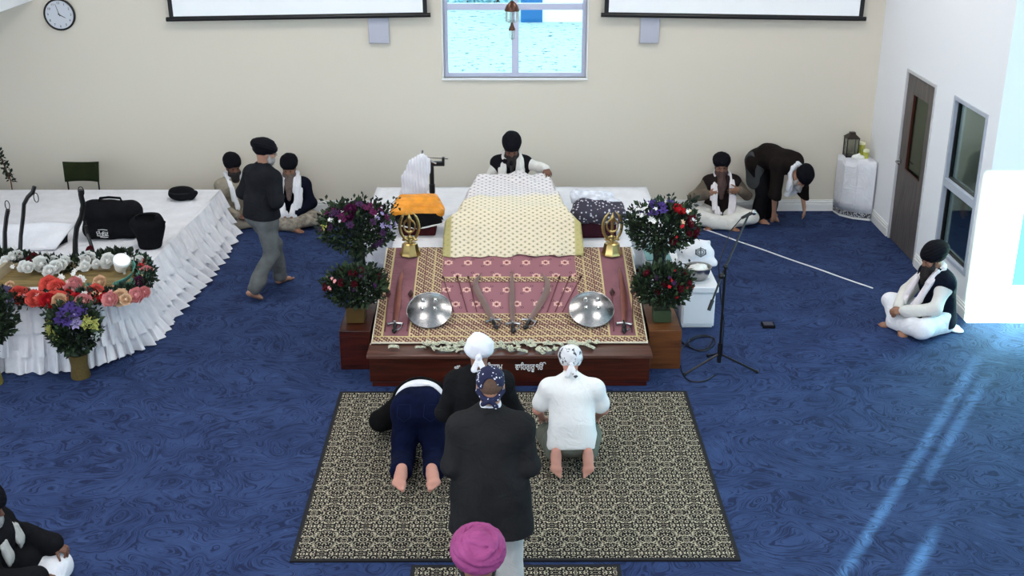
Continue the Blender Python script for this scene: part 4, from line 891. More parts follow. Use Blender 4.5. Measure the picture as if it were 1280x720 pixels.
arrow((790,418),(791,361),'thin arrow lying on the outer side of the sword nearest the microphone stand',ga)
for i, (x, dx) in enumerate([(553,14),(571,13),(585,11)]): arrow((x+dx,392),(x,346),('slender arrow of the fan beside the middle swords, first','slender arrow of the fan beside the middle swords, second','slender arrow of the fan beside the middle swords, third')[i]+' from the orange cloth side',ga,.014,.08)
for i, (x, dx) in enumerate([(700,-16),(713,-19),(727,-24)]): arrow((x+dx,392),(x,346),('slender arrow of the fan beside the middle swords, third','slender arrow of the fan beside the middle swords, second','slender arrow of the fan beside the middle swords, first')[i]+' from the grey floral side',ga,.014,.08)

# ================================================================ flowers
def rosemesh(name, mat, r=.045):
    mb = MB(); rs = random.Random(len(name)+ord(name[-1])); mb.ball((0,0,0), r*.30, 6, sc=(1,1,1.1))
    for L in range(4):
        n_ = 4+L; rr = r*(.36+.20*L)
        for k in range(n_):
            a0 = 2*PI*(k/n_)+L*.7+rs.uniform(-.15,.15); wd_ = 2*PI/n_*1.25; tp_ = 1.0+.32*L; j_ = rs.uniform(.9,1.1)
            def f(u, v):
                a = a0+(u-.5)*wd_; th = PI*.96-v*(2.42-.30*L); q = rr*(math.sin(th)*(1+.10*(2*u-1)**2)+.24*max(0, v-.65)/.35)*j_; return (q*math.cos(a), q*math.sin(a), rr*.85*math.cos(th)*(1-.12*(2*u-1)**2))
            mb.grid(f, 3, 5)
    return mb.mesh(name, mat, 80)
def starmesh(name, mat, r=.05, n_=6):
    mb = MB()
    for k in range(n_):
        a = 2*PI*k/n_; u = Vector((math.cos(a), math.sin(a), .25)); s_ = Vector((-math.sin(a), math.cos(a), 0))
        mb.add([Vector((0,0,0)), u*r*.55+s_*r*.28, u*r, u*r*.55-s_*r*.28, u*r*.5+Vector((0,0,-r*.08))], [(0,1,4),(1,2,4),(2,3,4),(3,0,4)])
    mb.ball((0,0,.006), r*.16, 6); return mb.mesh(name, mat, 80)
FM = {k: rosemesh('rose_'+k, M[m], .05) for k, m in dict(w='pw', r='pr', c='pc', p='pp', e='pe', m='pm', d='pd', l='pl').items()}
SM = {k: starmesh('star_'+k, M[m], .05) for k, m in dict(w='pw', y='py', v='pv', m='pm', l='pl', g='pg', p='pp', e='pe', r='pr').items()}
def bloom(par, me, p, s_, name='flower', up=None, rs=random):
    o = bpy.data.objects.new(name, me); link(o, par); o.location = p; o.scale = (s_,)*3; d = Vector(up or (0,0,1)); o.rotation_euler = d.to_track_quat('Z','Y').to_euler(); return o
def bouquet(t, c, r, sq, nl, cols, seed, lsz=.07, lm=('leaf','leaf2'), stems=34, base=None):
    rs = random.Random(seed); c = Vector(c); base = Vector(base or (0,0,c.z-r*sq[2]*.9)); mb = MB()
    for i in range(stems):
        a = rs.uniform(0, 2*PI); k = rs.uniform(.5,1.15); q = c+Vector((math.cos(a)*r*sq[0]*k, math.sin(a)*r*sq[1]*k, rs.uniform(-.3,1.1)*r*sq[2])); mid = (base+q)/2+Vector((0,0,.06)); mb.tube([base, mid, q], [.005,.004,.002], 5)
        for j in range(5):
            f_ = .5+.12*j; p_ = mid*(1-f_)+q*f_ if f_ < 1 else q; leaves(mb, p_, .02, 2, lsz*.7, seed=seed*31+i*7+j)
    mb.build('stems', M[lm[0]], t)
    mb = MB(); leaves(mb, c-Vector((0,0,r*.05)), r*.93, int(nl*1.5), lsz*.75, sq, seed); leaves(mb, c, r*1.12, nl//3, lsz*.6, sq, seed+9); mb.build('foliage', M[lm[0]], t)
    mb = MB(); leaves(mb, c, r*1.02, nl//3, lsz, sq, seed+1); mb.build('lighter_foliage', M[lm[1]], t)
    for (kind, key, n_, s_, cen, sp) in cols:
        for i in range(n_):
            d = Vector((rs.gauss(0,1), rs.gauss(-.5,1), rs.gauss(.7,.7))).normalized() if cen is None else (Vector(cen)+Vector((rs.uniform(-sp,sp), rs.uniform(-sp,sp), rs.uniform(-sp,sp)))).normalized()
            p_ = c+Vector((d.x*r*sq[0], d.y*r*sq[1], d.z*r*sq[2]))*rs.uniform(.92,1.08); bloom(t, (FM if kind == 'r' else SM)[key], p_, s_*rs.uniform(.8,1.25), 'flower', d+Vector((0,-.2,.2)))
def vase(t, prof, mat, name='vase'): MB().lathe(prof, n=24).build(name, mat, t)
dv = plain('dark_green_vase', (.01,.018,.014), .2); 
# tall pair on white pedestals
def pedestal(p, lab, h_, w_=.13):
    t = thing('draped_pedestal', lab, 'pedestal', p); MB().box((-w_+.02,-w_+.02,0), (w_-.02,w_-.02,h_-.01)).build('post', M['trim'], t)
    def f(u, v):
        a = 2*PI*u; x = max(-1, min(1, 1.4*math.cos(a))); y = max(-1, min(1, 1.4*math.sin(a)))
        if v < .25: k = v/.25; return (x*w_*k, y*w_*k, h_+.004)
        k = (v-.25)/.75; g_ = 1+.10*k+.055*math.sin(a*15)*k; return (x*w_*g_, y*w_*g_, h_+.004-k*(h_-.03))
    MB().grid(f, 90, 12).build('white_pleated_cover', M['whitecloth'], t, solid=.005); return t
pedestal((-1.49, 11.5, 0), 'white pleated pedestal under the purple bouquet beside the altar', .50); pedestal((1.58, 11.5, 0), 'white pleated pedestal under the red and violet bouquet beside the altar', .50)
t = thing('flower_vase', 'dark vase with purple and green bouquet, on the altar side facing the white stage', 'flowers', (-1.52, 11.46, .51)); vase(t, [(0,0),(.075,0),(.085,.05),(.065,.2),(.085,.32),(.075,.32),(0,.28)], dv)
bouquet(t, (0,-.06,.56), .325, (1.15,.9,.78), 900, [('s','g',26,.9,None,0),('r','m',5,1.0,(-.1,-.5,.9),.4),('s','m',14,.9,(.1,-.5,.9),.7),('s','l',9,.6,(.9,-.4,.4),.5),('s','y',3,.9,(-.85,-.6,.35),.15),('s','w',5,.5,(-.6,-.6,.6),.4)], 11)
t = thing('flower_vase', 'dark vase with red, white and violet bouquet, beside the steel bowl cabinet', 'flowers', (1.57, 11.46, .51)); vase(t, [(0,0),(.075,0),(.085,.05),(.065,.2),(.085,.32),(.075,.32),(0,.28)], dv)
bouquet(t, (0,-.06,.56), .325, (1.1,.9,.78), 900, [('s','w',14,.6,(-.7,-.5,.7),.5),('s','v',16,.9,(-.2,-.3,1),.5),('r','r',1,1.2,(.35,-.4,.8),.05),('r','d',9,.8,(.7,-.6,.2),.5),('s','r',3,.5,(.7,-.6,.2),.4),('s','e',3,.6,(.5,-.6,.6),.3),('s','w',8,.5,(.9,-.4,.6),.4)], 12)
# lower pair on the wooden blocks
t = thing('flower_pot', 'square golden pot of dark red and green sprigs on the dark wooden side block', 'flowers', (-1.45, 10.55, .40)); MB().box((-.085,-.085,0), (.085,.085,.16)).build('pot', plain('dull_gold_pot', (.10,.055,.012), .5, .3), t, bevel=.008)
bouquet(t, (0,0,.36), .235, (1.25,.9,.8), 1000, [('s','g',14,.6,None,0),('r','d',8,.6,(.1,-.6,.6),.7),('s','p',9,.45,(-.9,-.4,.3),.5)], 13, .06, ('leaf','leaf2'))
t = thing('flower_pot', 'square green pot of leafy sprigs on the orange brown side block', 'flowers', (1.49, 10.55, .40)); MB().box((-.085,-.085,0), (.085,.085,.12)).build('pot', plain('dark_green_pot', (.03,.05,.02), .5), t, bevel=.008)
bouquet(t, (0,0,.36), .235, (1.15,.9,.85), 1000, [('r','d',7,.6,(.0,-.6,.6),.8),('s','r',7,.45,(.6,-.4,.3),.7),('s','g',6,.6,None,0)], 14, .06, ('leaf','leaf2'), 26)
# ================================================================ rugs
def rug(x0, x1, y0, y1, lab, z=.012):
    t = thing('rug', lab, 'rug', ((x0+x1)/2, (y0+y1)/2, 0)); a, b = (x1-x0)/2, (y1-y0)/2
    MB().box((-a+.03,-b+.03,0), (a-.03,b-.03,z)).build('pile', M['rug'], t)
    mb = MB(); mb.box((-a,-b,0), (a,-b+.03,z+.002)); mb.box((-a,b-.03,0), (a,b,z+.002)); mb.box((-a,-b+.03,0), (-a+.03,b-.03,z+.002)); mb.box((a-.03,-b+.03,0), (a,b-.03,z+.002)); mb.build('binding', M['rugedge'], t)
rug(-1.53, 1.645, 7.08, 9.78, 'large black and cream damask rug in front of the altar')
rug(-.67, .79, 3.6, 7.03, 'narrower black and cream damask runner under the man in the pink turban')
# ================================================================ beside the altar, right
cw = plain('white_cabinet', (.80,.81,.84), .35, var=.02)
t = thing('low_cabinet', 'white low cabinet with raised edge beside the altar, holding a steel bowl', 'cabinet', (1.965, 11.28, 0)); 
MB().box((-.165,0,.02), (.175,1.0,.40)).build('body', cw, t, bevel=.006); MB().box((-.195,-.03,.40), (.20,1.05,.46)).build('top', cw, t, bevel=.008); MB().box((-.15,-.012,.05), (.16,0,.385)).build('door', cw, t, bevel=.003); MB().box((-.15,.02,0), (.16,.95,.02)).build('plinth', M['trim'], t)
t = thing('side_table', 'small white cloth-covered table tucked behind the red flower bouquet', 'table', (1.62, 11.95, 0)); MB().box((-.11,0,0), (.14,.5,.50)).build('body', cw, t, bevel=.01)
MB().box((-.12,-.01,.50), (.15,.51,.512)).build('teal_cover', cloth('teal_cloth', (.20,.36,.36)), t)
t = thing('steel_bowl', 'polished steel bowl of white contents on the white cabinet', 'bowl', (atY(873,346,11.45).x, 11.50, .46))
MB().lathe([(0,.0),(.075,0),(.105,.03),(.125,.09),(.128,.13),(.142,.135),(.142,.140),(.122,.140),(.118,.09),(.098,.035),(.07,.008),(0,.008)], n=36).build('bowl', M['steel'], t)
F = Field((-.14,-.14,.02), (.14,.14,.2), .006); F.ell((0,0,.10), (.112,.112,.045)); F.ell((.03,.02,.13), (.06,.05,.03)); F.folds(.006, 90, 3); F.build('contents', M['pw'], t)
def bundle(t, r, seed, mat, top=True):
    F = Field((-r[0]-.08,-r[1]-.08,0), (r[0]+.08,r[1]+.08,r[2]*2+.14), .008); F.ell((0,0,r[2]*.85), r, None, .03)
    F.cone((-r[0]*.8,-r[1]*.6,.015), (r[0]*.9,-r[1]*.7,.015), .05, .05, .06); F.cone((r[0]*.5,r[1]*.2,r[2]*1.3), (r[0]*.75,0,r[2]*1.75), .05, .02, .05); F.cone((-r[0]*.5,r[1]*.2,r[2]*1.3), (-r[0]*.6,0,r[2]*1.9), .06, .02, .05); F.folds(.016, 26, seed); F.cut((0,0,.002), (0,0,-1)); return F.build('cloth', mat, t)
t = thing('cloth_bundle', 'white cloth-wrapped bundle with a dark round crest, behind the steel bowl', 'bundle', (2.03, 12.02, .46)); bundle(t, (.19,.17,.13), 2, M['whitecloth'])
mb = MB(); 
for k, (r_, z_) in enumerate([(.05,0),(.032,0)]): mb.tube([(r_*math.cos(a), 0, r_*math.sin(a)*.8) for a in [2*PI*i/18 for i in range(19)]], .005, 5)
mb.tube([(0,0,-.055),(0,0,.055)], .006, 5).tube([(-.05,0,.03),(-.055,0,-.02),(-.0,0,-.05),(.055,0,-.02),(.05,0,.03)], .007, 5); o = mb.build('crest', plain('grey_crest', (.12,.13,.14), .5), t); o.location = (.03,-.165,.17); o.rotation_euler = (R(-25),0,0)
t = thing('cloth_bundle', 'smaller white printed cloth bundle on the floor nearest the seated man with long beard', 'bundle', (1.90, 12.75, 0)); 
n = NT('white_speckled_cloth'); f = n.noise(n.obj(), 38, 3, .6)[0]; M['speck'] = n.fin(n.mix(n.ramp(f, [(.36, (1,)*3), (.41, (0,)*3)]), (.80,.80,.84), (.20,.22,.25)), .8, 0, f, .2, .01)
MB().box((-.14,-.15,0), (.16,.2,.48)).build('white_box', cw, t, bevel=.01); b_ = bundle(t, (.15,.15,.13), 5, M['speck']); b_.location[2] = .48
t['label'] = 'white speckled cloth bundle on a white box behind the red flower bouquet'
# microphone stand
t = thing('microphone_stand', 'tall black tripod microphone stand with angled boom on blue carpet', 'microphone stand', (2.02, 10.26, 0))
p0 = Vector((2.02,10.26,0)); bp = M['blackmetal']
MB().tube([(0,0,.12),(0,0,1.05)], .013, 8).tube([(0,0,.08),(0,0,.28)], .022, 8).build('pole', bp, t)
for a in (R(-12), R(200), R(100)):
    L = .36 if a != R(100) else .30; mb = MB(); mb.tube([(0,0,.17),(L*math.cos(a)*.9,L*math.sin(a)*.9,.03),(L*math.cos(a),L*math.sin(a),.014)], .011, 6); l_ = mb.build('leg', bp, t); f_ = MB(); f_.ball((L*math.cos(a),L*math.sin(a),.016), .018, 8); f_.build('rubber_foot', bp, l_)
tp = atY(936,268,10.6)-p0; bt = atY(886,388,10.1)-p0; cl_ = atY(902,345,10.24)-p0
MB().tube([bt, cl_, tp], .010, 8).build('boom', bp, t); MB().tube([bt, bt+(cl_-bt)*.30], .018, 8).build('counterweight', bp, t); MB().ball(cl_, .03, 10).ball((0,0,1.05), .024, 8).build('clutch', bp, t)
mb = MB(); mb.tube([tp-Vector((.07,.02,.03)), tp, tp+Vector((.02,.0,.012))], [.014,.017,.019], 8).build('microphone', bp, t); MB().ball(tp+Vector((.045,0,.02)), .027, 12).build('microphone_head', M['steel'], t)
MB().tube([tp-Vector((.07,.02,.03)), tp-Vector((.16,0,.16)), cl_+Vector((-.035,0,.12)), cl_+Vector((.0,-.02,-.2)), (.02,-.02,.5), (.018,-.02,.15)], .005, 5).build('cable_on_stand', bp, t)
cp = [(893,470,0),(880,478,0),(862,477,0),(852,465,0),(850,440,0),(868,425,0),(888,422,0),(894,430,0),(880,440,0),(864,436,0),(862,426,0),(878,420,0),(890,424,0),(884,436,0),(868,438,0),(852,428,0),(846,418,0)]
P = [at(*q) for q in cp]; pts = []
for i in range(len(P)-1):
    a, b, c_, d = P[max(i-1,0)], P[i], P[i+1], P[min(i+2,len(P)-1)]
    for k in range(6):
        f_ = k/6; q = .5*((2*b)+(c_-a)*f_+(2*a-5*b+4*c_-d)*f_*f_+(3*b-a-3*c_+d)*f_**3); pts.append((q.x, q.y, .008+.006*math.sin(i*1.7+f_)**2))
tag(MB().tube(pts, .006, 6).build('microphone_cable', bp), 'thin black cable looped on the carpet at the foot of the microphone stand', 'cable')
p1, p2 = at(880,287), at(1091,361)
tag(MB().tube([(*(p1*(1-k/20)+p2*(k/20)).xy, .006+.002*math.sin(k)) for k in range(21)], .008, 5).build('white_tape', M['whitecloth']), 'thin white tape line running diagonally over the blue carpet', 'tape')
p = at(960,408); t = thing('floor_box', 'small flat black floor outlet box on the carpet right of the microphone stand', 'outlet box', (p.x, p.y, 0)); MB().box((-.065,-.06,0), (.065,.06,.03)).build('housing', M['blackcloth'], t, bevel=.006); MB().box((-.05,-.045,.03), (.05,.045,.034)).build('lid', plain('dark_lid', (.03,.03,.05), .4), t)
t['label'] = 'small flat black outlet box lying on the open carpet beyond the microphone stand'
# corner pedestal with lantern
t = thing('corner_table', 'white cloth covered corner table with black and white patterned hem', 'table', (0,0,0)); 
A = [(4.40,15.29),(4.44,15.10),(4.58,14.95),(4.80,14.86),(4.80,15.29)]
def scale(poly, k, c=(4.7,15.2)): return [(c[0]+(x-c[0])*k, c[1]+(y-c[1])*k) for x, y in poly]
nz = NT('patterned_hem'); f = nz.noise(nz.obj(), 60, 2)[0]; M['hem'] = nz.fin(nz.mix(nz.ramp(f, [(.46, (0,)*3), (.54, (1,)*3)]), (.01,.01,.015), (.45,.45,.48)), .7)
MB().prism(scale(A, .96), .0, .78).build('body', M['trim'], t); 
def poly_drape(poly, z0, z1, mat, nm, amp=.004, k=1.0):
    q = scale(poly, k); mb = MB(); n_ = len(q)
    for i in range(n_):
        a, b = q[i], q[(i+1) % n_]; mb.grid(lambda u, v: (a[0]+(b[0]-a[0])*u, a[1]+(b[1]-a[1])*u+amp*math.sin(u*14)*v, z1+(z0-z1)*v), 10, 6, flip=True)
    mb.add([(x, y, z1) for x, y in q], [tuple(range(n_))]); return mb.build(nm, mat, t, solid=.004)
poly_drape(A, .10, .80, M['whitecloth'], 'white_cover', k=.995); poly_drape(A, .03, .10, M['hem'], 'patterned_hem', 0, .985)
cb = Vector((4.62,15.12,.805))
t = thing('lantern', 'black metal lantern with glass panes on the corner table', 'lantern', (4.53,15.17,.805)); w_ = .075
mb = MB(); mb.box((-w_,-w_,0), (w_,w_,.018)); mb.box((-w_,-w_,.24), (w_,w_,.25))
for i in (-1,1):
    for j in (-1,1): mb.box((i*w_-.006,j*w_-.006,0), (i*w_+.006,j*w_+.006,.25))
mb.build('frame', M['blackmetal'], t); v = [(-.09,-.09,.25),(.09,-.09,.25),(.09,.09,.25),(-.09,.09,.25),(-.035,-.035,.30),(.035,-.035,.30),(.035,.035,.30),(-.035,.035,.30)]
MB().add(v, [(0,3,2,1),(4,5,6,7),(0,1,5,4),(1,2,6,5),(2,3,7,6),(3,0,4,7)]).box((-.035,-.035,.30),(.035,.035,.32)).build('roof', plain('dark_bronze_roof', (.03,.02,.015), .5, .3), t)
mb = MB()
for i in (-1,1): mb.box((i*w_*.9-.001,-w_*.9,.02), (i*w_*.9+.001,w_*.9,.24)); mb.box((-w_*.9,i*w_*.9-.001,.02), (w_*.9,i*w_*.9+.001,.24))
mb.build('glass_pane', M['clearcup'], t)
def candle(p, r, h_, lab, lid):
    t = thing('candle_jar', lab, 'candle', p, 0, None); MB().lathe([(0,0),(r,0),(r,h_),(r*.9,h_),(r*.9,h_*.8),(0,h_*.8)], n=24).build('jar', plain('yellow_green_glass', (.45,.45,.08), .25, var=.3), t); MB().lathe([(0,h_),(r*1.05,h_),(r*1.05,h_+.03),(0,h_+.035)], n=24).build('lid', plain('cream_lid', (.80,.80,.55), .4), t); MB().tube([(r*1.02*math.cos(a), r*1.02*math.sin(a), h_*.55) for a in [2*PI*i/20 for i in range(21)]], .006, 5).build('band', M['py'], t)
candle((4.68,15.20,.805), .042, .15, 'taller yellow green candle jar with cream lid on the corner table', 0); candle((4.70,15.06,.805), .038, .085, 'shorter yellow green candle jar on the corner table', 0)
t = thing('folded_napkin', 'folded white cloth in front of the lantern on the corner table', 'cloth', (4.595,15.03,.805)); F = Field((-.1,-.08,0), (.1,.08,.1), .005); F.cone((-.05,0,.012), (.05,0,.012), .035, .03, .03); F.cone((0,.0,.03), (.01,0,.065), .03, .006, .04); F.folds(.004, 70, 2); F.cut((0,0,.002),(0,0,-1)); F.build('cloth', M['pw'], t)

# ================================================================ white stage at the left
t = thing('stage', 'large low stage covered in white cloth with tiered ruffled skirt', 'stage', (0,0,0)); SZ = .60
topp = [(-3.60,14.35),(-3.60,13.6),(-3.66,12.8),(-3.70,12.0),(-3.72,11.4),(-3.74,10.95),(-3.86,10.68),(-4.12,10.52),(-4.5,10.44),(-5.2,10.42),(-6.0,10.42),(-7.0,10.42),(-8.2,10.42)]
botp = [(-3.42,14.35),(-3.40,13.6),(-3.40,12.9),(-3.44,12.1),(-3.50,11.4),(-3.54,10.9),(-3.74,10.50),(-4.04,10.26),(-4.45,10.18),(-5.2,10.2),(-6.0,10.2),(-7.0,10.2),(-8.2,10.2)]
def along(pp_, s_):
    q = s_*(len(pp_)-1); i = min(int(q), len(pp_)-2); f_ = q-i
    a, b, c_, d = [Vector((*pp_[k],0)) for k in (max(i-1,0), i, i+1, min(i+2, len(pp_)-1))]
    return .5*((2*b)+(c_-a)*f_+(2*a-5*b+4*c_-d)*f_*f_+(3*b-a-3*c_+d)*f_**3)
MB().prism([(x-.05, y+.05) for x, y in topp]+[(-8.2,14.3)], 0, SZ-.03).build('deck', M['trim'], t)
mb = MB(); NU = 60
def stop_(u, v):
    e = along(topp, u); b = Vector((-8.2, 14.35, 0)) if 0 else Vector((max(-8.2, e.x-4.6*1), e.y, 0)) 
    c_ = Vector((-6.4+(e.x+6.4)*.2, 12.8+(e.y-12.8)*.2, 0)); p_ = e*(1-v)+c_*v; return (p_.x, p_.y, SZ+.004*math.sin(p_.x*7+p_.y*3)+.003*math.sin(p_.y*11-p_.x*4)-.02*max(0, 1-v*30))
mb.grid(stop_, NU, 24); mb.add([(-3.6,14.35,SZ-.004),(-8.2,14.35,SZ-.004),(-8.2,10.42,SZ-.004),(-4.5,10.44,SZ-.004),(-3.8,11.0,SZ-.004)], [(0,1,2,3,4)]); 
mb.build('top_sheet', M['whitecloth'], t)
nn_ = NT('sheer_white_tulle'); f = nn_.noise(nn_.obj(), 14, 3)[0]; M['tulle'] = nn_.fin(nn_.mix(f, (.62,.62,.66), (.86,.86,.90)), .8, 0, f, .2, .01); nn_.b.inputs['Subsurface Weight'].default_value = 0.0
LEN = 11.0
def tier(z1, z0, k0, k1, fr, amp, ph, nu=900, hem=.0):
    def f(u, v):
        a, b = along(topp, u), along(botp, u); d = (b-a); dn = d.normalized(); k = k0+(k1-k0)*v; s_ = u*LEN
        w_ = math.sin(s_*fr+2.2*math.sin(s_*1.7+ph)+ph)+.5*math.sin(s_*fr*2.3+ph*2+1.5*math.sin(s_*3)); vv = v**.7
        tn = Vector((-dn.y, dn.x, 0)); p_ = a+d*k+dn*(amp*w_*vv)+tn*(amp*.5*math.cos(s_*fr+ph)*vv)
        return (p_.x, p_.y, z1+(z0-z1)*v+(hem*w_*v)+(.012*math.sin(s_*2.1+ph) if v > 0 else 0)*(v))
    return MB().grid(f, nu, 8, flip=False)
tier(SZ+.0, SZ-.24, .0, .42, 21, .022, .3).build('upper_ruffle', M['tulle'], t)
tier(SZ-.20, SZ-.43, .28, .78, 25, .036, 1.3, hem=.006).build('middle_ruffle', M['tulle'], t)
tier(SZ-.39, .022, .58, 1.0, 23, .050, 2.1, hem=.010).build('lower_ruffle', M['tulle'], t)
def pl(px, py, z=SZ): return at(px, py, z)
# curved black arms
def bentarm(pts, lab, loop, r=.022):
    P = [atY(px, py, Y) for px, py, Y in pts]; c = P[0].copy(); c.z = SZ; t = thing('microphone_stand', lab, 'microphone stand', c); Q = [p_-c for p_ in P]; Q[0].z = 0
    MB().tube(Q, [r*1.15]+[r]*(len(Q)-1), 8).build('arm', M['blackmetal'], t); MB().lathe([(0,0),(.07,0),(.07,.012),(.03,.02),(0,.02)], n=20).build('base', M['blackmetal'], t)
    e = Q[-1]; MB().tube([e+Vector((.030*math.cos(a)*loop[0], 0, .05*math.sin(a)+loop[1])) for a in [2*PI*i/14 for i in range(15)]], .005, 5).build('cable_loop', M['blackmetal'], t); return t
bentarm([(5,308,11.95),(6,290,12.0),(8,272,12.0),(10,262,12.0)], 'black curved microphone arm at the outer end of the stage', (.8,.05), .024)
bentarm([(23,316,11.7),(26,295,11.8),(29,270,11.8),(30,255,11.8),(35,246,11.75),(41,240,11.7),(43,233,11.7)], 'tall black curved microphone arm beside the white folded case', (.8,-.12))
bentarm([(93,315,11.75),(94,300,11.8),(96,284,11.8),(102,270,11.75),(104,256,11.75),(101,243,11.7),(101,237,11.7)], 'black curved microphone arm against the big black bag', (1,-.02), .028)
bentarm([(118,317,11.7),(113,303,11.75),(109,292,11.8),(107,282,11.8)], 'short slanted black support under the big black bag', (.3,0), .02)
# big bag
def bagmesh(t, r, seed, nm='body', bot=0):
    F = Field((-r[0]-.06,-r[1]-.06,-.02), (r[0]+.06,r[1]+.06,r[2]*2+.08), .01); a = r[2]*.55
    for x in (-1,1):
        for z in (.5, 1.42): F.cone((x*(r[0]-a),-r[1]*.25,a+ (z-.5)*r[2]), (x*(r[0]-a)*.2,-r[1]*.25,a+(z-.5)*r[2]), a, a, .08, (0,1,0), r[1]/a*.8); F.cone((x*(r[0]-a),r[1]*.25,a+(z-.5)*r[2]), (x*(r[0]-a)*.2,r[1]*.25,a+(z-.5)*r[2]), a, a, .08, (0,1,0), r[1]/a*.8)
    F.folds(.010, 18, seed); F.cut((0,0,.0),(0,0,-1)); return F.build(nm, M['blackcloth'], t)
p = pl(139,300); t = thing('duffel_bag', 'big black bag with a white scribbled logo on the stage', 'bag', (p.x, p.y+.12, SZ)); bagmesh(t, (.315,.16,.20), 3)
MB().tube([(-.12,-.02,.40),(-.10,-.02,.45),(.0,-.02,.46),(.12,-.02,.45),(.14,-.02,.40)], .014, 6).build('handle', M['blackcloth'], t); MB().tube([(.30,-.02,.25),(.345,-.03,.20),(.34,-.04,.12),(.30,-.04,.06)], .010, 6).build('strap', M['blackcloth'], t)
mb = MB(); sq = lambda pts, r=.0035: mb.tube([(x, -.005*abs(x), z) for x, z in pts], r, 5)
sq([(-.06,.0),(-.065,.03),(-.04,.035),(-.045,.01),(-.06,.0)]); sq([(-.035,.04),(-.03,-.005),(-.02,.02),(-.01,-.005),(-.005,.025)]); sq([(0,-.02),(.005,.035),(.02,.03),(.01,.01),(.03,.0)]); sq([(.035,.03),(.035,-.005),(.05,.0),(.055,.03)]); sq([(-.05,.052),(0,.058),(.055,.05)]); sq([(-.03,-.03),(.02,-.034),(.055,-.03)]); sq([(-.065,-.012),(-.02,-.018),(.06,-.012)])
o = mb.build('logo', plain('white_print', (.8,.8,.8), .6), t); o.location = (-.06,-.185,.085)
p = pl(184,314); t = thing('bucket_bag', 'black soft bucket shaped bag beside the big black bag', 'bag', (p.x, p.y+.12, SZ)); F = Field((-.25,-.22,-.02), (.25,.22,.36), .01); F.cone((0,0,.07), (0,.02,.23), .135, .175, .04, (0,1,0), .8); F.cone((-.1,0,.24), (-.14,.0,.27), .07, .05, .05); F.ell((0,-.0,.33), (.13,.10,.06), None, .02, sub=True); F.folds(.010, 22, 8); F.cut((0,0,0),(0,0,-1)); F.build('body', M['blackcloth'], t); MB().tube([(.17,-.02,.24),(.2,-.03,.3),(.12,.05,.32)], .008, 6).build('strap', M['blackcloth'], t)
p = pl(225,253); t = thing('round_bag', 'small round black case near the far corner of the stage', 'bag', (p.x, p.y+.12, SZ)); F = Field((-.24,-.2,-.02), (.24,.2,.2), .009); F.ell((0,0,.075), (.165,.13,.085)); F.ell((0,0,.11), (.15,.12,.05)); F.cone((.12,-.05,.04), (.18,-.04,.10), .03, .025, .03); F.folds(.006, 30, 5); F.cut((0,0,0),(0,0,-1)); F.build('body', M['blackcloth'], t); MB().tube([(.155*math.cos(a), .125*math.sin(a), .105) for a in [2*PI*i/24 for i in range(25)]], .005, 5).build('zip', M['blackmetal'], t)
# white folded case
p = pl(40,308); t = thing('keyboard_case', 'white folded case with dark lining lying on the stage', 'case', (p.x-.05, 12.1, SZ))
v0 = [(-.55,-.10,.03),(.30,-.12,.03),(.30,-.10,.13),(.48,.22,.20),(.34,.30,.21),(-.55,.28,.19)]
def cs(u, v): 
    x = -.55+.92*u+.10*v; y = -.12+.42*v; return (x, y, .05+.15*v+.012*math.sin(u*7+v*3)-.02*(1-v)*u)
MB().grid(cs, 20, 10).build('upper_flap', M['whitecloth'], t, solid=.02); MB().box((-.53,-.08,0), (.30,.26,.035)).build('body', M['blackcloth'], t, bevel=.01); MB().add([(.33,-.06,.02),(.42,.12,.03),(.42,.16,.13),(.34,-.02,.08),(.26,0,.02),(.3,.1,.1)], [(0,1,2,3),(0,4,1),(3,2,5),(4,5,2,1),(0,3,5,4)]).build('dark_lining', M['blackcloth'], t)
# chair behind the stage and twig
p = atY(101,241,14.75); t = thing('folding_chair', 'dark green backrest of a chair behind the white stage', 'chair', (p.x, 14.85, 0)); gm = cloth('dark_green_fabric', (.022,.03,.012))
def bk(u, v): x = (u-.5)*.43*(1+.06*v); return (x, .03+.05*(2*u-1)**2*-1+.04*v, .56+.24*v+.02*v*(2*u-1)**2)
MB().grid(bk, 12, 5).build('backrest', gm, t, solid=.02); MB().box((-.21,-.42,.42), (.21,0,.45)).build('seat', gm, t, bevel=.01)
for i, (x, y) in enumerate(((-.2,-.4),(.2,-.4),(-.2,.03),(.2,.03))): MB().tube([(x,y,0),(x,y*.95,.43 if i < 2 else .78)], .011, 6).build('leg', M['blackmetal'], t)
p = atY(12,242,14.9); t = thing('dried_branch', 'thin dark leafy branch leaning at the wall behind the stage', 'branch', (p.x+.02, 14.95, 0)); top_ = atY(0,195,14.95)-Vector((p.x+.02,14.95,0))
MB().tube([(0,0,0),(0,0,.55),top_*1.0, top_*1.15+Vector((-.03,0,0))], .008, 5).build('stem', M['planterwood'], t); mb = MB()
for k in range(14): leaves(mb, Vector((0,0,.55))*(1-k/14)+top_*1.1*(k/14), .03, 9, .05, seed=k)
mb.build('leaves', M['leaf'], t)
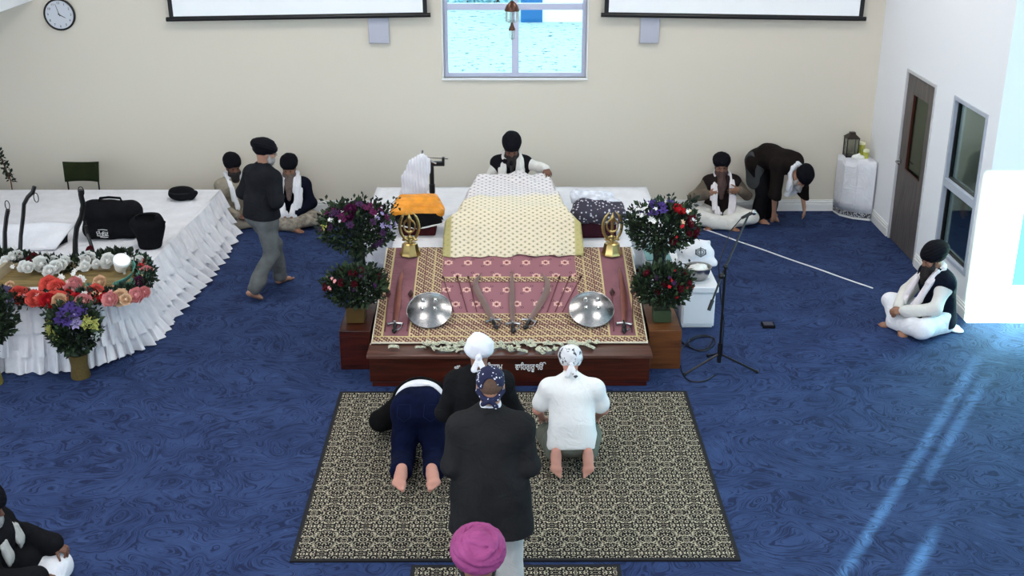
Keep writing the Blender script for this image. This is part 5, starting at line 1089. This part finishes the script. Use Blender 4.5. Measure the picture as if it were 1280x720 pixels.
# garlands
def garland(t, path, r, nl, seed, lm='leaf', hang=0, sz=.055):
    rs = random.Random(seed); mb = MB(); n_ = len(path)
    for k in range(nl):
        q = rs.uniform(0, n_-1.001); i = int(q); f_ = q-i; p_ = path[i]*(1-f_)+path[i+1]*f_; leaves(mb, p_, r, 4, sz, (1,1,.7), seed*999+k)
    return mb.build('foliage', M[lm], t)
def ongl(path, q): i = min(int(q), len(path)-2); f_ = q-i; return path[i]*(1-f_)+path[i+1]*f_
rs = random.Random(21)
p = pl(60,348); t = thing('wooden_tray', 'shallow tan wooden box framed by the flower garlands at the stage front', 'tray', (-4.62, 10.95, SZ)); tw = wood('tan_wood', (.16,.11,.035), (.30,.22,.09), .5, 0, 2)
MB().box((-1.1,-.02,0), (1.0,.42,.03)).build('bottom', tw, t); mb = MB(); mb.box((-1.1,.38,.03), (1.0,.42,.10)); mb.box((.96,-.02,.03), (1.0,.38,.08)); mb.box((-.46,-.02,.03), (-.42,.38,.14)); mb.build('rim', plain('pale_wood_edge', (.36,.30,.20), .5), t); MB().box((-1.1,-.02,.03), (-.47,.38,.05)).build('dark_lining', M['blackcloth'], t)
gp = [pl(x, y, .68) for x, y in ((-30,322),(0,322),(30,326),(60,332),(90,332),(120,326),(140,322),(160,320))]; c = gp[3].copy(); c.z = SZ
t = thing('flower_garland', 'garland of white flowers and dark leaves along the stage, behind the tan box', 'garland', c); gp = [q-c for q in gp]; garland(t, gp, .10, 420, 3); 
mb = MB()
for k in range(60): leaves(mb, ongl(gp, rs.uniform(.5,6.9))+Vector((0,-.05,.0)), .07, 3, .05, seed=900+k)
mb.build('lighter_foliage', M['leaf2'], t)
for (px, py, s_, ky) in [(5,327,1.1,'w'),(28,333,1.1,'w'),(35,334,1.1,'w'),(51,330,1.5,'w'),(61,339,1.2,'w'),(66,327,1.1,'w'),(69,334,1.3,'w'),(76,331,1.1,'w'),(80,327,1.2,'w'),(105,326,1.2,'w'),(110,323,1.4,'w'),(106,333,1,'w'),(134,326,1.5,'w'),(15,322,1.2,'w'),(22,320,1.1,'w'),(44,324,1.1,'d'),(42,321,.9,'d'),(38,326,.9,'d'),(120,330,.9,'w'),(112,312,.8,'d'),(57,320,.8,'w'),(174,324,.8,'w')]:
    q = at(px, py, .74)-c; bloom(t, FM[ky], q, s_*.95, 'flower', (rs.uniform(-.3,.3),-.7,.6))
for i in range(34):
    px, py = rs.choice([(82,345),(84,352),(98,340),(100,348),(12,325),(95,325),(175,322)]); q = at(px+rs.gauss(0,5), py+rs.gauss(0,6), .70)-c; bloom(t, SM['w'], q, rs.uniform(.5,.8), 'flower', (rs.uniform(-.4,.4),-.7,.5))
gp = [pl(x, y, .66) for x, y in ((-30,376),(0,374),(25,374),(55,374),(85,372),(115,372),(145,370),(165,366),(178,357),(184,345),(180,334),(172,327))]; c = gp[4].copy(); c.z = SZ
t = thing('flower_garland', 'garland of red, coral and pink roses along the front edge of the stage', 'garland', c); gp = [q-c for q in gp]; garland(t, gp, .085, 420, 5)
mb = MB()
for k in range(70): leaves(mb, ongl(gp, rs.uniform(4.5,10.6))+Vector((-.02,.05,.02)), .06, 4, .05, seed=1900+k)
mb.build('blue_green_foliage', M['leaf3'], t)
for (px, py, s_, ky) in [(5,365,1.3,'l'),(0,372,1.4,'l'),(8,377,1.1,'l'),(24,369,1.6,'c'),(33,366,1,'e'),(43,373,1.5,'c'),(52,374,1.3,'c'),(60,376,1.4,'r'),(66,373,1.3,'c'),(74,374,1.5,'c'),(61,357,1.8,'c'),(71,362,1.9,'c'),(74,376,1.3,'e'),(90,364,1.7,'p'),(93,354,1.3,'p'),(84,370,1.2,'r'),(104,377,1.5,'p'),(97,373,1,'r'),(119,367,1.7,'c'),(124,353,1.3,'e'),(137,374,1.4,'p'),(150,372,1.5,'e'),(157,374,1.0,'e'),(170,369,1.5,'p'),(173,356,1.4,'m'),(180,365,1.1,'p'),(183,340,1.3,'p'),(130,372,.9,'r'),(12,358,1.0,'e'),(110,362,.9,'e'),(140,362,.8,'e')]:
    q = at(px, py, .70)-c; bloom(t, FM[ky], q, s_*.92, 'rose', (rs.uniform(-.3,.3),-.8,.5))
for i in range(26): q = ongl(gp, rs.uniform(.5,10.8))+Vector((rs.gauss(0,.03),-.05+rs.gauss(0,.03),.06)); bloom(t, SM[rs.choice('rewp')], q, rs.uniform(.4,.7), 'flower', (0,-.8,.5))
q = at(154,340,.66); t = thing('white_lamp', 'small white round lamp among the garlands at the corner of the stage', 'lamp', (q.x, q.y+.03, SZ)); MB().lathe([(0,0),(.05,0),(.05,.01),(.015,.02),(.015,.06),(0,.06)], n=20).build('base', M['trim'], t)
o = MB().lathe([(0,0),(.055,0),(.085,.12),(.085,.14),(.078,.15),(0,.15)], n=28).build('shade', plain('white_shade', (.88,.88,.88), .5, var=.02), t); o.location = (-.04,.02,.08); o.rotation_euler = (R(28),R(22),0)
q = pl(165,345); t = thing('teal_ribbon', 'curved teal ribbon strip around the white lamp on the stage', 'ribbon', (q.x, q.y, SZ+.004)); 
rp = [at(x, y, .70)-Vector((q.x,q.y,SZ)) for x, y in ((140,358),(155,352),(165,344),(168,335),(165,329))]; MB().grid(lambda u, v: tuple(ongl(rp, u*3.999)+Vector((.02*(v-.5)*2, 0, .035*(v-.5)*2))), 16, 3).build('ribbon', plain('teal_satin', (.10,.33,.28), .4), t, solid=.003)
# vases in front of the stage
def tallvase(p, lab, seed, cols, hb, r, vm_, sq=(1,.9,1.05)):
    t = thing('flower_vase', lab, 'flowers', p); vase(t, [(0,0),(.085,0),(.09,.02),(.075,.12),(.088,.22),(.09,.24),(.078,.24),(0,.20)], vm_); bouquet(t, (0,0,hb), r, sq, 620, cols, seed, .075, ('leaf','leaf2'), 44, base=(0,0,.2))
p = at(107,462); tallvase((p.x+.01, p.y-.16, 0), 'woven gold vase of purple, yellow and green flowers standing before the stage ruffles', 31, [('s','y',9,1.2,(-.8,-.6,.2),.35),('r','v' if 0 else 'l',4,.8,(.2,-.6,.9),.3),('s','v',12,1.2,(.1,-.5,.9),.4),('s','l',6,1.0,(.1,-.7,.7),.4),('s','y',5,1.0,(.9,-.5,.4),.3),('s','w',4,.8,(1,-.3,-.2),.2)], .50, .225, plain('woven_gold', (.16,.11,.035), .5, .4, .4, 60))
p = at(5,470); tallvase((p.x-.03, p.y-.17, 0), 'gold wrapped vase of dark greenery with a pale yellow bloom at the picture edge', 32, [('s','y',6,1.5,(.5,-.8,.2),.15),('s','y',6,.8,(.2,-.4,.9),.4),('s','l',6,.9,(-.6,-.5,.7),.4)], .66, .27, plain('yellow_gold_wrap', (.42,.33,.08), .35, .6, .3, 20), (1,.9,1.0))
t = bpy.data.objects['flower_vase.003'] if 'flower_vase.003' in bpy.data.objects else None
# ================================================================ people
def skin(name, c):
    n = NT(name); f = n.noise(n.obj(), 14, 3)[0]; m = n.fin(n.mix(f, tuple(x*.82 for x in c), tuple(min(1, x*1.15) for x in c)), .5, 0, n.noise(n.obj(), 120, 2)[0], .08, .003, .35)
    n.b.inputs['Subsurface Weight'].default_value = .05; n.b.inputs['Subsurface Radius'].default_value = (.02,.008,.004); return m
SK = skin('brown_skin', (.27,.13,.08)); SK2 = skin('light_brown_skin', (.40,.21,.14)); SK3 = skin('dark_brown_skin', (.15,.065,.04)); SKF = skin('rosy_brown_skin', (.52,.25,.19))
tb = cloth('black_turban', (.006,.006,.009), .1, 12, .8, .3); navy = cloth('navy_dark_cloth', (.006,.008,.018)); white = M['whitecloth']; cream = cloth('off_white_cotton', (.72,.70,.66), .05)
beige = cloth('beige_grey_cotton', (.33,.29,.23), .1); charcoal = cloth('charcoal_wool', (.020,.020,.021), .12, 5); blackc = M['blackcloth']
hairm = NT('dark_beard_hair'); f = hairm.noise(hairm.obj(), 70, 3)[0]; M['beard'] = hairm.fin(hairm.mix(f, (.008,.006,.006), (.03,.022,.02)), .7, 0, f, .5, .01)
hg = NT('greying_brown_beard'); f = hg.noise(hg.obj(), 60, 3)[0]; M['gbeard'] = hg.fin(hg.mix(f, (.05,.032,.026), (.20,.155,.135)), .7, 0, f, .5, .01)
hg = NT('dark_brown_beard'); f = hg.noise(hg.obj(), 60, 3)[0]; M['bbeard'] = hg.fin(hg.mix(f, (.035,.018,.016), (.10,.055,.05)), .7, 0, f, .5, .01)
grey = cloth('grey_trousers', (.155,.165,.165), .14, 9, .85, .4)
def fz(*a): return tuple(a)
PG = 'people in the prayer hall'
def person(label, loc, rz): return thing('person', label, 'person', loc, rz)

# --- man walking, seen from behind
t = person('man in dark jacket, grey trousers and black turban, walking barefoot beside the white stage', (-2.66,12.34,0), R(-40)); t.scale = (1,1,.955)
j = J(STAND, pel=(0,-.02,.96), hipR=(.095,-.02,.92), hipL=(-.095,0,.92), knR=(.12,-.02,.50), knL=(-.10,.20,.50), anR=(.12,-.30,.14), anL=(-.10,.26,.085), toR=(.1,.85,-.45), soR=(0,-.45,-.85), toL=(-.1,1,0),
    cst=(0,.03,1.30), nk=(0,.05,1.49), hd=(.01,.09,1.64), fwd=(.45,1,-.18), elR=(.28,-.02,1.16), elL=(-.28,-.02,1.16), wrR=(.06,.19,1.12), wrL=(-.06,.19,1.12))
body(t, j, SK2, .0085); pants(t, j, grey, .028, .96, fold=.010, flare=.014, seed=5, wst=.02); top(t, j, cloth('dark_navy_jacket', (.016,.017,.021), .2, 3), 'jacket', .040, .95, hem=((0,0,.93),(0,0,-1)), fold=.008, fat=1.15, seed=2)
turban(t, j, tb, (1.08,1.10,.95)); glasses(t, j)
bm = cloth('grey_white_beard_hair', (.36,.34,.33)); beard(t, j, bm, .03, .035, grow=.85)
# --- seated man, long grey beard, behind him
t = person('seated man with dark sleeves, broad white scarf and long grey beard', (-2.80,14.86,0), R(180))
j = J(SIT, fwd=(0,1,-.22)); body(t, j, SK, .0085, 1.0, 1.0)
pants(t, j, cloth('striped_beige_lap_cloth', (.36,.32,.26), .25, 20), .036, .97, fold=.012, wst=.06, seed=4)
top(t, j, navy, 'jacket', .034, .95, fold=.007, hem=((0,0,.07),(0,0,-1))); beard(t, j, M['gbeard'], .30, .062, d=(0,.42,-1)); turban(t, j, tb, (1.02,1.0,1.0)); 
scarf(t, j, white, [(.115,.15,.50),(.125,.19,.40),(.09,.24,.28),(.05,.30,.20)], [(-.115,.15,.50),(-.125,.19,.40),(-.09,.24,.28),(-.05,.30,.20)], .058)
MB().ball((0,.165,.785), .018, 10, sc=(1,.3,.9)).build('forehead_cloth', white, t)
# --- seated man half hidden by the stage
t = person('seated man in beige kurta and white scarf, half hidden by the end of the stage', (-3.58,14.90,0), R(-140))
j = J(SIT, fwd=(.1,1,-.1), wrR=(.16,.38,.20), wrL=(-.10,.34,.20), knL=(-.30,.27,.12), knR=(.30,.27,.12)); body(t, j, SK3, .0085)
pants(t, j, beige, .036, .97, wst=.06); top(t, j, beige, 'kurta', .030, .95, fold=.008, hem=((0,0,.07),(0,0,-1))); beard(t, j, M['beard'], .13, .055); turban(t, j, tb, (1.0,1.0,1.08))
scarf(t, j, white, [(.10,.14,.50),(.09,.17,.38),(.06,.20,.26)], [(-.10,.14,.50),(-.09,.17,.38),(-.06,.20,.26)], .036)
# --- reader behind the scripture
t = person('bearded reader in black vest and white kurta seated behind the draped scripture', (.06,13.74,.58), R(180))
j = J(SIT, cst=(0,.06,.45), nk=(0,.10,.60), hd=(0,.16,.735), fwd=(0,1,-.45), elL=(-.33,.14,.50), wrL=(-.40,.34,.545), hL=((-.3,.8,-.4),(0,-.3,-1)), elR=(.27,.12,.32), wrR=(.20,.36,.36), hR=((-.3,.9,-.2),(0,0,-1)))
body(t, j, SK3, .0085, .9, .6); pants(t, j, cream, .036, .97, wst=.06); top(t, j, cream, 'kurta', .022, .94, fold=.008, hem=((0,0,.07),(0,0,-1)))
top(t, j, blackc, 'vest', .036, None, fold=.004, hem=((0,0,.07),(0,0,-1))); beard(t, j, M['beard'], .15, .055, d=(0,.3,-1)); turban(t, j, tb, (1.0,1.0,1.12), amp=.006)
scarf(t, j, cream, [(.105,.19,.52),(.11,.22,.40),(.10,.24,.28)], [(-.105,.19,.52),(-.11,.22,.40),(-.10,.24,.28)], .052)
MB().tube([(j['wrL']+np.array((.032*math.cos(a), 0, .032*math.sin(a)))) for a in [2*PI*i/14 for i in range(15)]], .005, 6).build('bangle', M['steel'], t)
# --- seated man with long beard, arms raised to the chest
t = person('seated man with a long brown beard raising both hands to his white scarf', (2.80,14.90,0), R(180))
j = J(SIT, nk=(0,.03,.60), cst=(0,.02,.44), hd=(.02,.05,.745), fwd=(.08,1,-.02), elR=(.36,.04,.34), elL=(-.34,.04,.36), wrR=(.20,.20,.42), wrL=(-.20,.22,.48), hR=((-.9,.2,.1),(0,-1,0)), hL=((.9,.3,-.05),(0,-1,0)))
body(t, j, SK, .0085, .5, .3); pants(t, j, cream, .038, .97, wst=.06, fold=.011); top(t, j, cloth('taupe_kurta', (.17,.135,.105), .15), 'kurta', .028, .92, fold=.009, hem=((0,0,.07),(0,0,-1)))
top(t, j, cloth('dark_brown_vest', (.018,.012,.012)), 'vest', .040, None, fold=.004, hem=((0,0,.1),(0,0,-1))); beard(t, j, M['bbeard'], .31, .068, d=(0,.42,-1)); turban(t, j, tb, (1.02,1.0,.98)); glasses(t, j)
scarf(t, j, cloth('pinkish_white_scarf', (.80,.74,.76), .04), [(.115,.13,.52),(.12,.17,.38),(.10,.21,.26),(.06,.24,.20)], [(-.115,.13,.52),(-.12,.16,.38),(-.12,.19,.26),(-.10,.22,.18)], .042)
# --- man bending down
t = person('man in black bending over to touch the floor beside the seated bearded man', (3.42,14.86,0), R(-142))
j = J(STAND, pel=(0,-.16,.80), wst=(0,-.04,.88), cst=(0,.16,.86), nk=(0,.36,.80), hd=(0,.50,.71), fwd=(0,.55,-1), hup=np.array((0,1.,.45)), shw=.18, hipR=(.09,-.16,.77), hipL=(-.09,-.16,.77), knR=(.10,-.01,.44), knL=(-.10,-.01,.44), anR=(.10,-.05,.085), anL=(-.10,-.05,.085),
    elR=(.24,.30,.47), elL=(-.24,.34,.50), wrR=(.13,.22,.20), wrL=(-.22,.42,.26), hR=((-.2,-.1,-1),(-.2,-1,0)), hL=((0,.15,-1),(.6,-.6,0)))
body(t, j, SK2, .0085, .25, .3); pants(t, j, cloth('black_trousers', (.007,.007,.009)), .034, .96, fold=.008, wst=.0, flare=.02)
top(t, j, cloth('black_brown_coat', (.014,.010,.009), .2, 4), 'coat', .040, .94, fold=.008, hem=((0,-.24,.74),(0,-.5,-.9)), fat=1.1)
F = Field((-.2,-.4,.45), (.2,.1,.95), .009); F.cone((.10,-.16,.80), (.12,-.12,.56), .145, .13, .04); F.folds(.006, 25, 3); F.build('grey_tunic', cloth('dark_grey_tunic', (.055,.058,.06)), t)
turban(t, j, tb, (1.05,1.0,1.0)); beard(t, j, bm, .10, .04, d=(0,.3,-1)); scarf(t, j, white, [(.09,.42,.70),(.08,.40,.60),(.06,.36,.50)], [(-.09,.42,.70),(-.08,.40,.60),(-.06,.36,.50)], .036)
# --- seated man in profile at the side wall
t = person('seated man in black vest and white kurta, in profile by the glazed side panel', (4.44,11.30,0), R(103))
j = J(SIT, cst=(0,.03,.45), nk=(0,.07,.61), hd=(0,.13,.745), fwd=(0,1,-.18), knR=(.32,.34,.19), knL=(-.32,.34,.13), wrR=(.06,.42,.24), wrL=(-.06,.42,.24), elR=(.26,.20,.32), elL=(-.26,.20,.32), anR=(-.05,.40,.07), anL=(.10,.42,.07), toL=(.5,.85,-.1), soL=(.1,.2,-.9), hR=((-.45,.9,-.2),(-.4,0,-1)), hL=((.45,.9,-.2),(.4,0,-1)))
body(t, j, SK, .008, .9, .9); pants(t, j, white, .040, .95, wst=.08, fold=.012); top(t, j, cream, 'kurta', .030, .95, fold=.010, hem=((0,0,.08),(0,0,-1)))
top(t, j, navy, 'vest', .046, None, fold=.005, hem=((0,0,.06),(0,0,-1)), h=.009); beard(t, j, M['beard'], .15, .058, d=(0,.25,-1)); turban(t, j, tb, (1.1,1.1,1.15), back=.01)
scarf(t, j, cloth('pinkish_scarf', (.78,.72,.74), .04), [(.105,.17,.53),(.11,.23,.40),(.08,.29,.30)], [(-.105,.17,.53),(-.11,.23,.40),(-.08,.29,.30)], .040)
F = Field((-.3,-.35,0), (.3,.2,.08), .008); F.cone((-.16,-.16,.012), (.16,-.18,.012), .07, .06, .03, (0,0,1), .2); F.folds(.004, 60, 3); F.cut((0,0,.002),(0,0,-1)); F.build('kurta_tail', white, t)
# --- jeans, head to the floor
t = person('person in dark blue jeans and black jacket kneeling with head bowed to the rug', (-.71,8.42,.015), 0)
j = J(STAND, pel=(0,.14,.47), wst=(0,.33,.43), cst=(0,.54,.30), nk=(.02,.74,.20), hd=(.02,.88,.115), fwd=(0,.25,-1), hup=np.array((0,1.,.2)), shw=.17, hipR=(.09,.12,.44), hipL=(-.09,.12,.44), knR=(.12,.04,.07), knL=(-.13,.04,.07),
    fsc=1.12, anR=(.13,-.37,.115), anL=(-.11,-.37,.115), toR=(.16,-1,-.42), soR=(0,-.42,1), toL=(-.06,-1,-.42), soL=(0,-.42,1), elR=(.33,.60,.10), elL=(-.36,.50,.14), wrR=(.20,.82,.05), wrL=(-.18,.80,.05), hR=((-.2,1,0),(0,0,-1)), hL=((.2,1,0),(0,0,-1)))
body(t, j, SKF, .007, .2, .2)
jeans = cloth('dark_blue_denim', (.004,.007,.030), .2, 12); pants(t, j, jeans, .036, .74, fold=.008, wst=.08, h=.009, flare=.012)
mb = MB(); 
top(t, j, white, 'white_undershirt', .036, None, fold=.003, hem=(j['pel']+j['up']*.055, -j['up']), seed=4, fat=1.18)
top(t, j, cloth('black_puffer_jacket', (.006,.006,.006)), 'black_jacket', .050, .95, fold=.010, hem=(j['pel']+j['up']*.135, -j['up']), fat=1.22, seed=6)
F = Field((-.17,.58,-.02), (.2,1.05,.3), .007); F.ell((.02,.90,.14), (.098,.10,.10), None, .02); F.folds(.004, 40, 3); F.build('head_scarf', blackc, t)
pk = MB(); 
for s_ in (-1,1):
    c_ = np.array((s_*.105,-.005,.515)); pk.tube([c_+np.array(q) for q in ((-.05,.02,.03),(.05,.02,.03),(.055,-.035,-.05),(0,-.05,-.085),(-.055,-.035,-.05),(-.05,.02,.03))], .0022, 4)
o = pk.build('back_pockets', cloth('denim_stitch', (.012,.02,.055)), t); o.location = (0,-.012,.0)
# --- man with white kerchief, standing
t = person('man in a black shirt with a knotted white kerchief, standing just before the altar', (-.19,7.33,.015), 0); t.scale = (.92,.92,.918)
j = J(STAND, fwd=(0,1,-.45), hd=(0,.07,1.60), elR=(.27,.02,1.12), elL=(-.27,.02,1.12), wrR=(.08,.22,1.16), wrL=(-.08,.22,1.16), hR=((-.6,.6,.4),(-.6,-.4,0)), hL=((.6,.6,.4),(.6,-.4,0)))
body(t, j, SK, .008); pants(t, j, blackc, .034, .97, flare=.02); top(t, j, cloth('black_shirt', (.012,.012,.013), .2), 'shirt', .026, .95, fold=.006, hem=((0,0,.86),(0,0,-1)), fat=1.1)
def kerchief(t, j, mat, r=(.098,.118,.098), tails=True, amp=.004, dz=.035, cutz=-.035, knot=.02):
    c = j['hd']; l, f, u = j['H']; F = Field(c-.27, c+.24, .006); F.ell(c+u*dz-f*.012, r, (l, f, u), .02); F.folds(amp, 55, 9)
    F.cut(c+u*cutz, -(u*.8)+f*.45); 
    if tails:
        k = c-f*(r[1]+.008)-u*.045; F.cone(k, k, knot, knot, .01)
        for s in (-1,1): F.cone(k, k-u*.09-f*.01+l*s*.035, .016, .024, .01, f, .4)
    return F.build('kerchief', mat, t)
kerchief(t, j, white, (.106,.124,.108), amp=.009, knot=.024)
F = Field((-.13,-.13,1.38), (.13,.15,1.56), .006); F.cone((0,.0,1.475), (0,.0,1.50), .066, .064, .005); F.cut((0,0,1.505),(0,0,1)); F.build('white_collar', white, t)
# --- grey jacket man
t = person('man in a charcoal blazer, pale trousers and navy dotted bandana, standing with his back turned', (-.10,6.42,.015), 0)
j = J(STAND, shw=.178, pel=(0,.02,.98), fwd=(0,1,-.30), cst=(0,.0,1.30), nk=(0,.02,1.50), hd=(0,.06,1.645), elR=(.235,-.02,1.15), elL=(-.235,-.02,1.15), wrR=(.10,.21,1.10), wrL=(-.10,.21,1.10), hipR=(.10,.0,.93), hipL=(-.10,.0,.93))
body(t, j, SK2, .008); pants(t, j, cloth('pale_grey_trousers', (.50,.50,.49), .08, 6, .85, .4), .030, .97, flare=.03, h=.01, fold=.008)
top(t, j, charcoal, 'blazer', .034, .93, fold=.005, h=.009, hem=((0,0,.69),(0,0,-1)), fat=1.22, skirt=[((.06,-.01,1.0),(.08,-.02,.66),.18,.195), ((-.06,-.01,1.0),(-.08,-.02,.66),.18,.195)])
F = Field((-.16,-.16,1.38), (.16,.16,1.6), .006); F.cone((0,.01,1.46), (0,.015,1.515), .098, .082, .01); F.cut((0,.02,1.53),(0,.35,1)); F.cone((0,.02,1.45), (0,.02,1.6), .062, .062, .01, sub=True); F.build('collar', charcoal, t)
F = Field((-.1,-.1,1.40), (.1,.12,1.6), .005); F.cone((0,.010,1.50), (0,.014,1.56), .069, .065, .01); F.cut((0,0,1.565),(0,0,1)); F.build('shirt_collar', white, t)
nd = NT('navy_dotted_bandana'); d_ = nd.vor(nd.obj(), 42)[0]; dm = nd.mix(nd.ramp(d_, [(.20, (1,)*3), (.26, (0,)*3)]), (.010,.012,.045), (.75,.75,.82)); bandm = nd.fin(dm, .8)
def bandana(t, j, mat):
    c = j['hd']; l, f, u = j['H']; F = Field(c-.2, c+.2, .006); F.ell(c+u*.04-f*.010, (.088,.107,.088), (l, f, u), .02); F.folds(.003, 60, 2)
    F.ell(c-f*.125-u*.005, (.052,.06,.075), (l, f, u), .01, sub=True); F.cut(c-u*.06, -u); 
    F.path([c-l*.075-f*.045-u*.02, c-l*.04-f*.085-u*.06, c-f*.10-u*.07, c+l*.04-f*.085-u*.06, c+l*.075-f*.045-u*.02], .016, .008)
    k = c-f*.108-u*.070; F.cone(k, k, .019, .019, .01); F.cone(k, k-u*.02-l*.045, .012, .015, .006); F.cone(k, k-u*.035+l*.035, .012, .016, .006)
    F.cut(c+f*.075-u*.0, f-u*.3); return F.build('bandana', mat, t)
bandana(t, j, bandm)
c = j['hd']; l, f, u = j['H']; F = Field(c-.2, c+.2, .006); F.ell(c+u*.022-f*.012, (.0795,.099,.091), (l, f, u), .01); F.cut(c-u*.055, -u); F.cut(c-f*.0, f); F.fn(lambda X,Y,Z: .0015*np.sin(X*300)*np.sin(Z*260)); F.build('hair', plain('short_brown_hair', (.10,.055,.035), .8, var=.5, sc=120), t)
# --- white shirt man kneeling
t = person('kneeling man in a white short-sleeved shirt and printed white head cloth', (.52,8.42,.015), 0); t.scale = (.94,.94,.95)
j = J(STAND, pel=(0,0,.24), wst=(0,.03,.38), cst=(0,.11,.56), nk=(-.01,.19,.73), hd=(-.01,.27,.855), fwd=(0,1,-.55), shw=.185, hipR=(.10,.03,.22), hipL=(-.10,.03,.22), knR=(.20,.42,.08), knL=(-.20,.42,.08), anR=(.13,-.12,.155), anL=(-.14,-.12,.155),
    toR=(.0,-.45,-.9), soR=(0,-.9,.45), toL=(.0,-.45,-.9), soL=(0,-.9,.45), elR=(.28,.17,.44), elL=(-.29,.17,.44), wrR=(.24,.38,.26), wrL=(-.24,.38,.26), hR=((-.1,.8,-.6),(-.1,-.3,-.9)), hL=((.1,.8,-.6),(.1,-.3,-.9)))
body(t, j, SKF, .007, .4, .4); pants(t, j, cloth('khaki_grey_trousers', (.16,.17,.14), .15, 9), .030, .80, fold=.006, h=.009, flare=.012)
wsm = cloth('white_shirt_cotton', (.80,.80,.79), .03, 5, .85, .3); top(t, j, wsm, 'shirt', .028, -.32, fold=.007, h=.008, hem=(j['pel']-j['up']*.075, -j['up']), fat=1.18, belly=.02)
F = Field((-.13,.05,.62), (.11,.32,.86), .006); F.cone(j['nk']+np.array((0,-.01,-.01)), j['nk']+np.array((0,.015,.03)), .075, .068, .01); F.cone(j['nk']+np.array((0,.02,.03)), j['nk']+np.array((0,.03,.09)), .055, .055, .01, sub=True); F.build('collar', wsm, t)
npn = NT('white_black_print'); f_ = npn.noise(npn.obj(), 26, 2, .6, .5)[0]; pm = npn.fin(npn.mix(npn.ramp(f_, [(.38, (1,)*3), (.43, (0,)*3)]), (.72,.72,.74), (.05,.05,.06)), .8, 0, f_, .2, .01)
kerchief(t, j, pm, (.103,.120,.102), amp=.006, cutz=-.05, knot=.016)
# --- pink turban man
t = person('man in a large pink turban standing nearest, cut off by the lower picture edge', (-.14,4.80,-.0), 0); t.scale = (1,1,.985)
j = J(STAND, pel=(0,.0,.90), cst=(0,0,1.21), nk=(0,.01,1.39), hd=(0,.04,1.53), wst=(0,0,1.03), hipR=(.095,0,.86), hipL=(-.095,0,.86), elR=(.26,-.03,1.06), elL=(-.26,-.03,1.06), wrR=(.14,.19,.97), wrL=(-.14,.19,.97), fwd=(-.05,1,-.1))
body(t, j, SK, .0085); pants(t, j, blackc, .034, .96); top(t, j, cloth('dark_grey_kurta', (.05,.05,.06)), 'kurta', .036, .95, hem=((0,0,.7),(0,0,-1)))
npk = NT('pink_turban_muslin'); fo = npk.noise(npk.obj(), 9, 3)[0]; pk_m = npk.fin(npk.mix(fo, (.19,.025,.105), (.35,.075,.22)), .75, 0, npk.noise(npk.obj(), 90, 2)[0], .2, .004, .2)
def bigturban(t, j, mat):
    c = j['hd']; l, f, u = j['H']; q = c+u*.095-f*.015; F = Field(q-.2, q+.2, .0045)
    F.ell(q, (.118,.134,.098), (l, f, u), .02)
    rs = np.random.RandomState(3)
    # swathes: tilted rings that cross, the later lying over the earlier
    A = nrm(u*.80-f*.60+l*.06); B = nrm(np.cross(A, l)); C_ = np.cross(A, B); D = np.array((l, f, u)); rr = np.array((.118,.134,.098))
    def surf(d): d = nrm(d); return d/np.sqrt((((D@d)/rr)**2).sum())
    for i, (al, tx, ty, w_) in enumerate([(1.75,.1,.1,.022),(1.52,-.15,.1,.021),(1.34,.12,-.18,.020),(1.16,-.20,.14,.019),(.98,.22,.16,.018),(.82,-.22,-.12,.017),(.66,.2,-.2,.016),(.52,-.2,.22,.0155),(.40,.15,.2,.014)]):
        A2 = nrm(A+C_*tx+B*ty); b2 = nrm(B-A2*np.dot(B, A2)); c2 = np.cross(A2, b2)
        P = [q+surf(A2*math.cos(al)+(b2*math.cos(k)+c2*math.sin(k))*math.sin(al))*(.985+.012*math.sin(k*2+i)) for k in np.linspace(0, 2*PI, 30)]
        F.path(P, w_, .0025, None, 1.0)
    F.ell(q+surf(A)*.86, (.060,.050,.034), (nrm(C_+B*.7), nrm(B-C_*.7), A), .003)
    def w(X, Y, Z):
        px, py, pz = X-q[0], Y-q[1], Z-q[2]; r_ = np.sqrt(px*px+py*py)+1e-6; th = np.arctan2(py, px)
        return .0016*np.sin(r_*420+3*np.sin(th*2+1)+pz*150)+.0012*np.sin(th*9+r_*200+pz*230)
    F.fn(w); F.ell(c+f*.09-u*.02, (.062,.07,.066), (l, f, u), .01, sub=True); return F.build('turban', mat, t)
bigturban(t, j, pk_m); beard(t, j, M['beard'], .08, .04)
# --- person at the lower corner
t = person('person in black with pale scarf sitting cross-legged, cut off at the lower picture corner', (-3.44,6.62,0), R(-88))
j = J(SIT, hd=(0,.08,.73), cst=(0,.04,.43), nk=(0,.05,.58), fwd=(.05,1,-.2), elR=(.25,.16,.33), wrR=(.16,.42,.30), hR=((-.15,.9,-.35),(0,-.3,-1)), elL=(-.29,.14,.33), wrL=(-.27,.36,.27), hL=((.1,.9,-.35),(0,-.3,-1)), knR=(.30,.30,.14), knL=(-.26,.36,.11))
body(t, j, SK3, .0075, .6, .8); pants(t, j, white, .044, .97, wst=.04, fold=.012); top(t, j, blackc, 'coat', .048, .95, hem=((0,0,.06),(0,0,-1)), fold=.008, skirt=[((.08,.05,.15),(.22,.20,.18),.17,.13), ((-.08,.05,.15),(-.2,.2,.18),.17,.13)]); turban(t, j, tb, (1.05,1.05,1.1))
beard(t, j, plain('grey_white_beard', (.30,.30,.29), .8, var=.4, sc=60), .12, .05); scarf(t, j, cloth('grey_white_scarf', (.45,.45,.43)), [(.10,.15,.50),(.10,.18,.42)], [(-.10,.15,.50),(-.10,.18,.42)], .045)
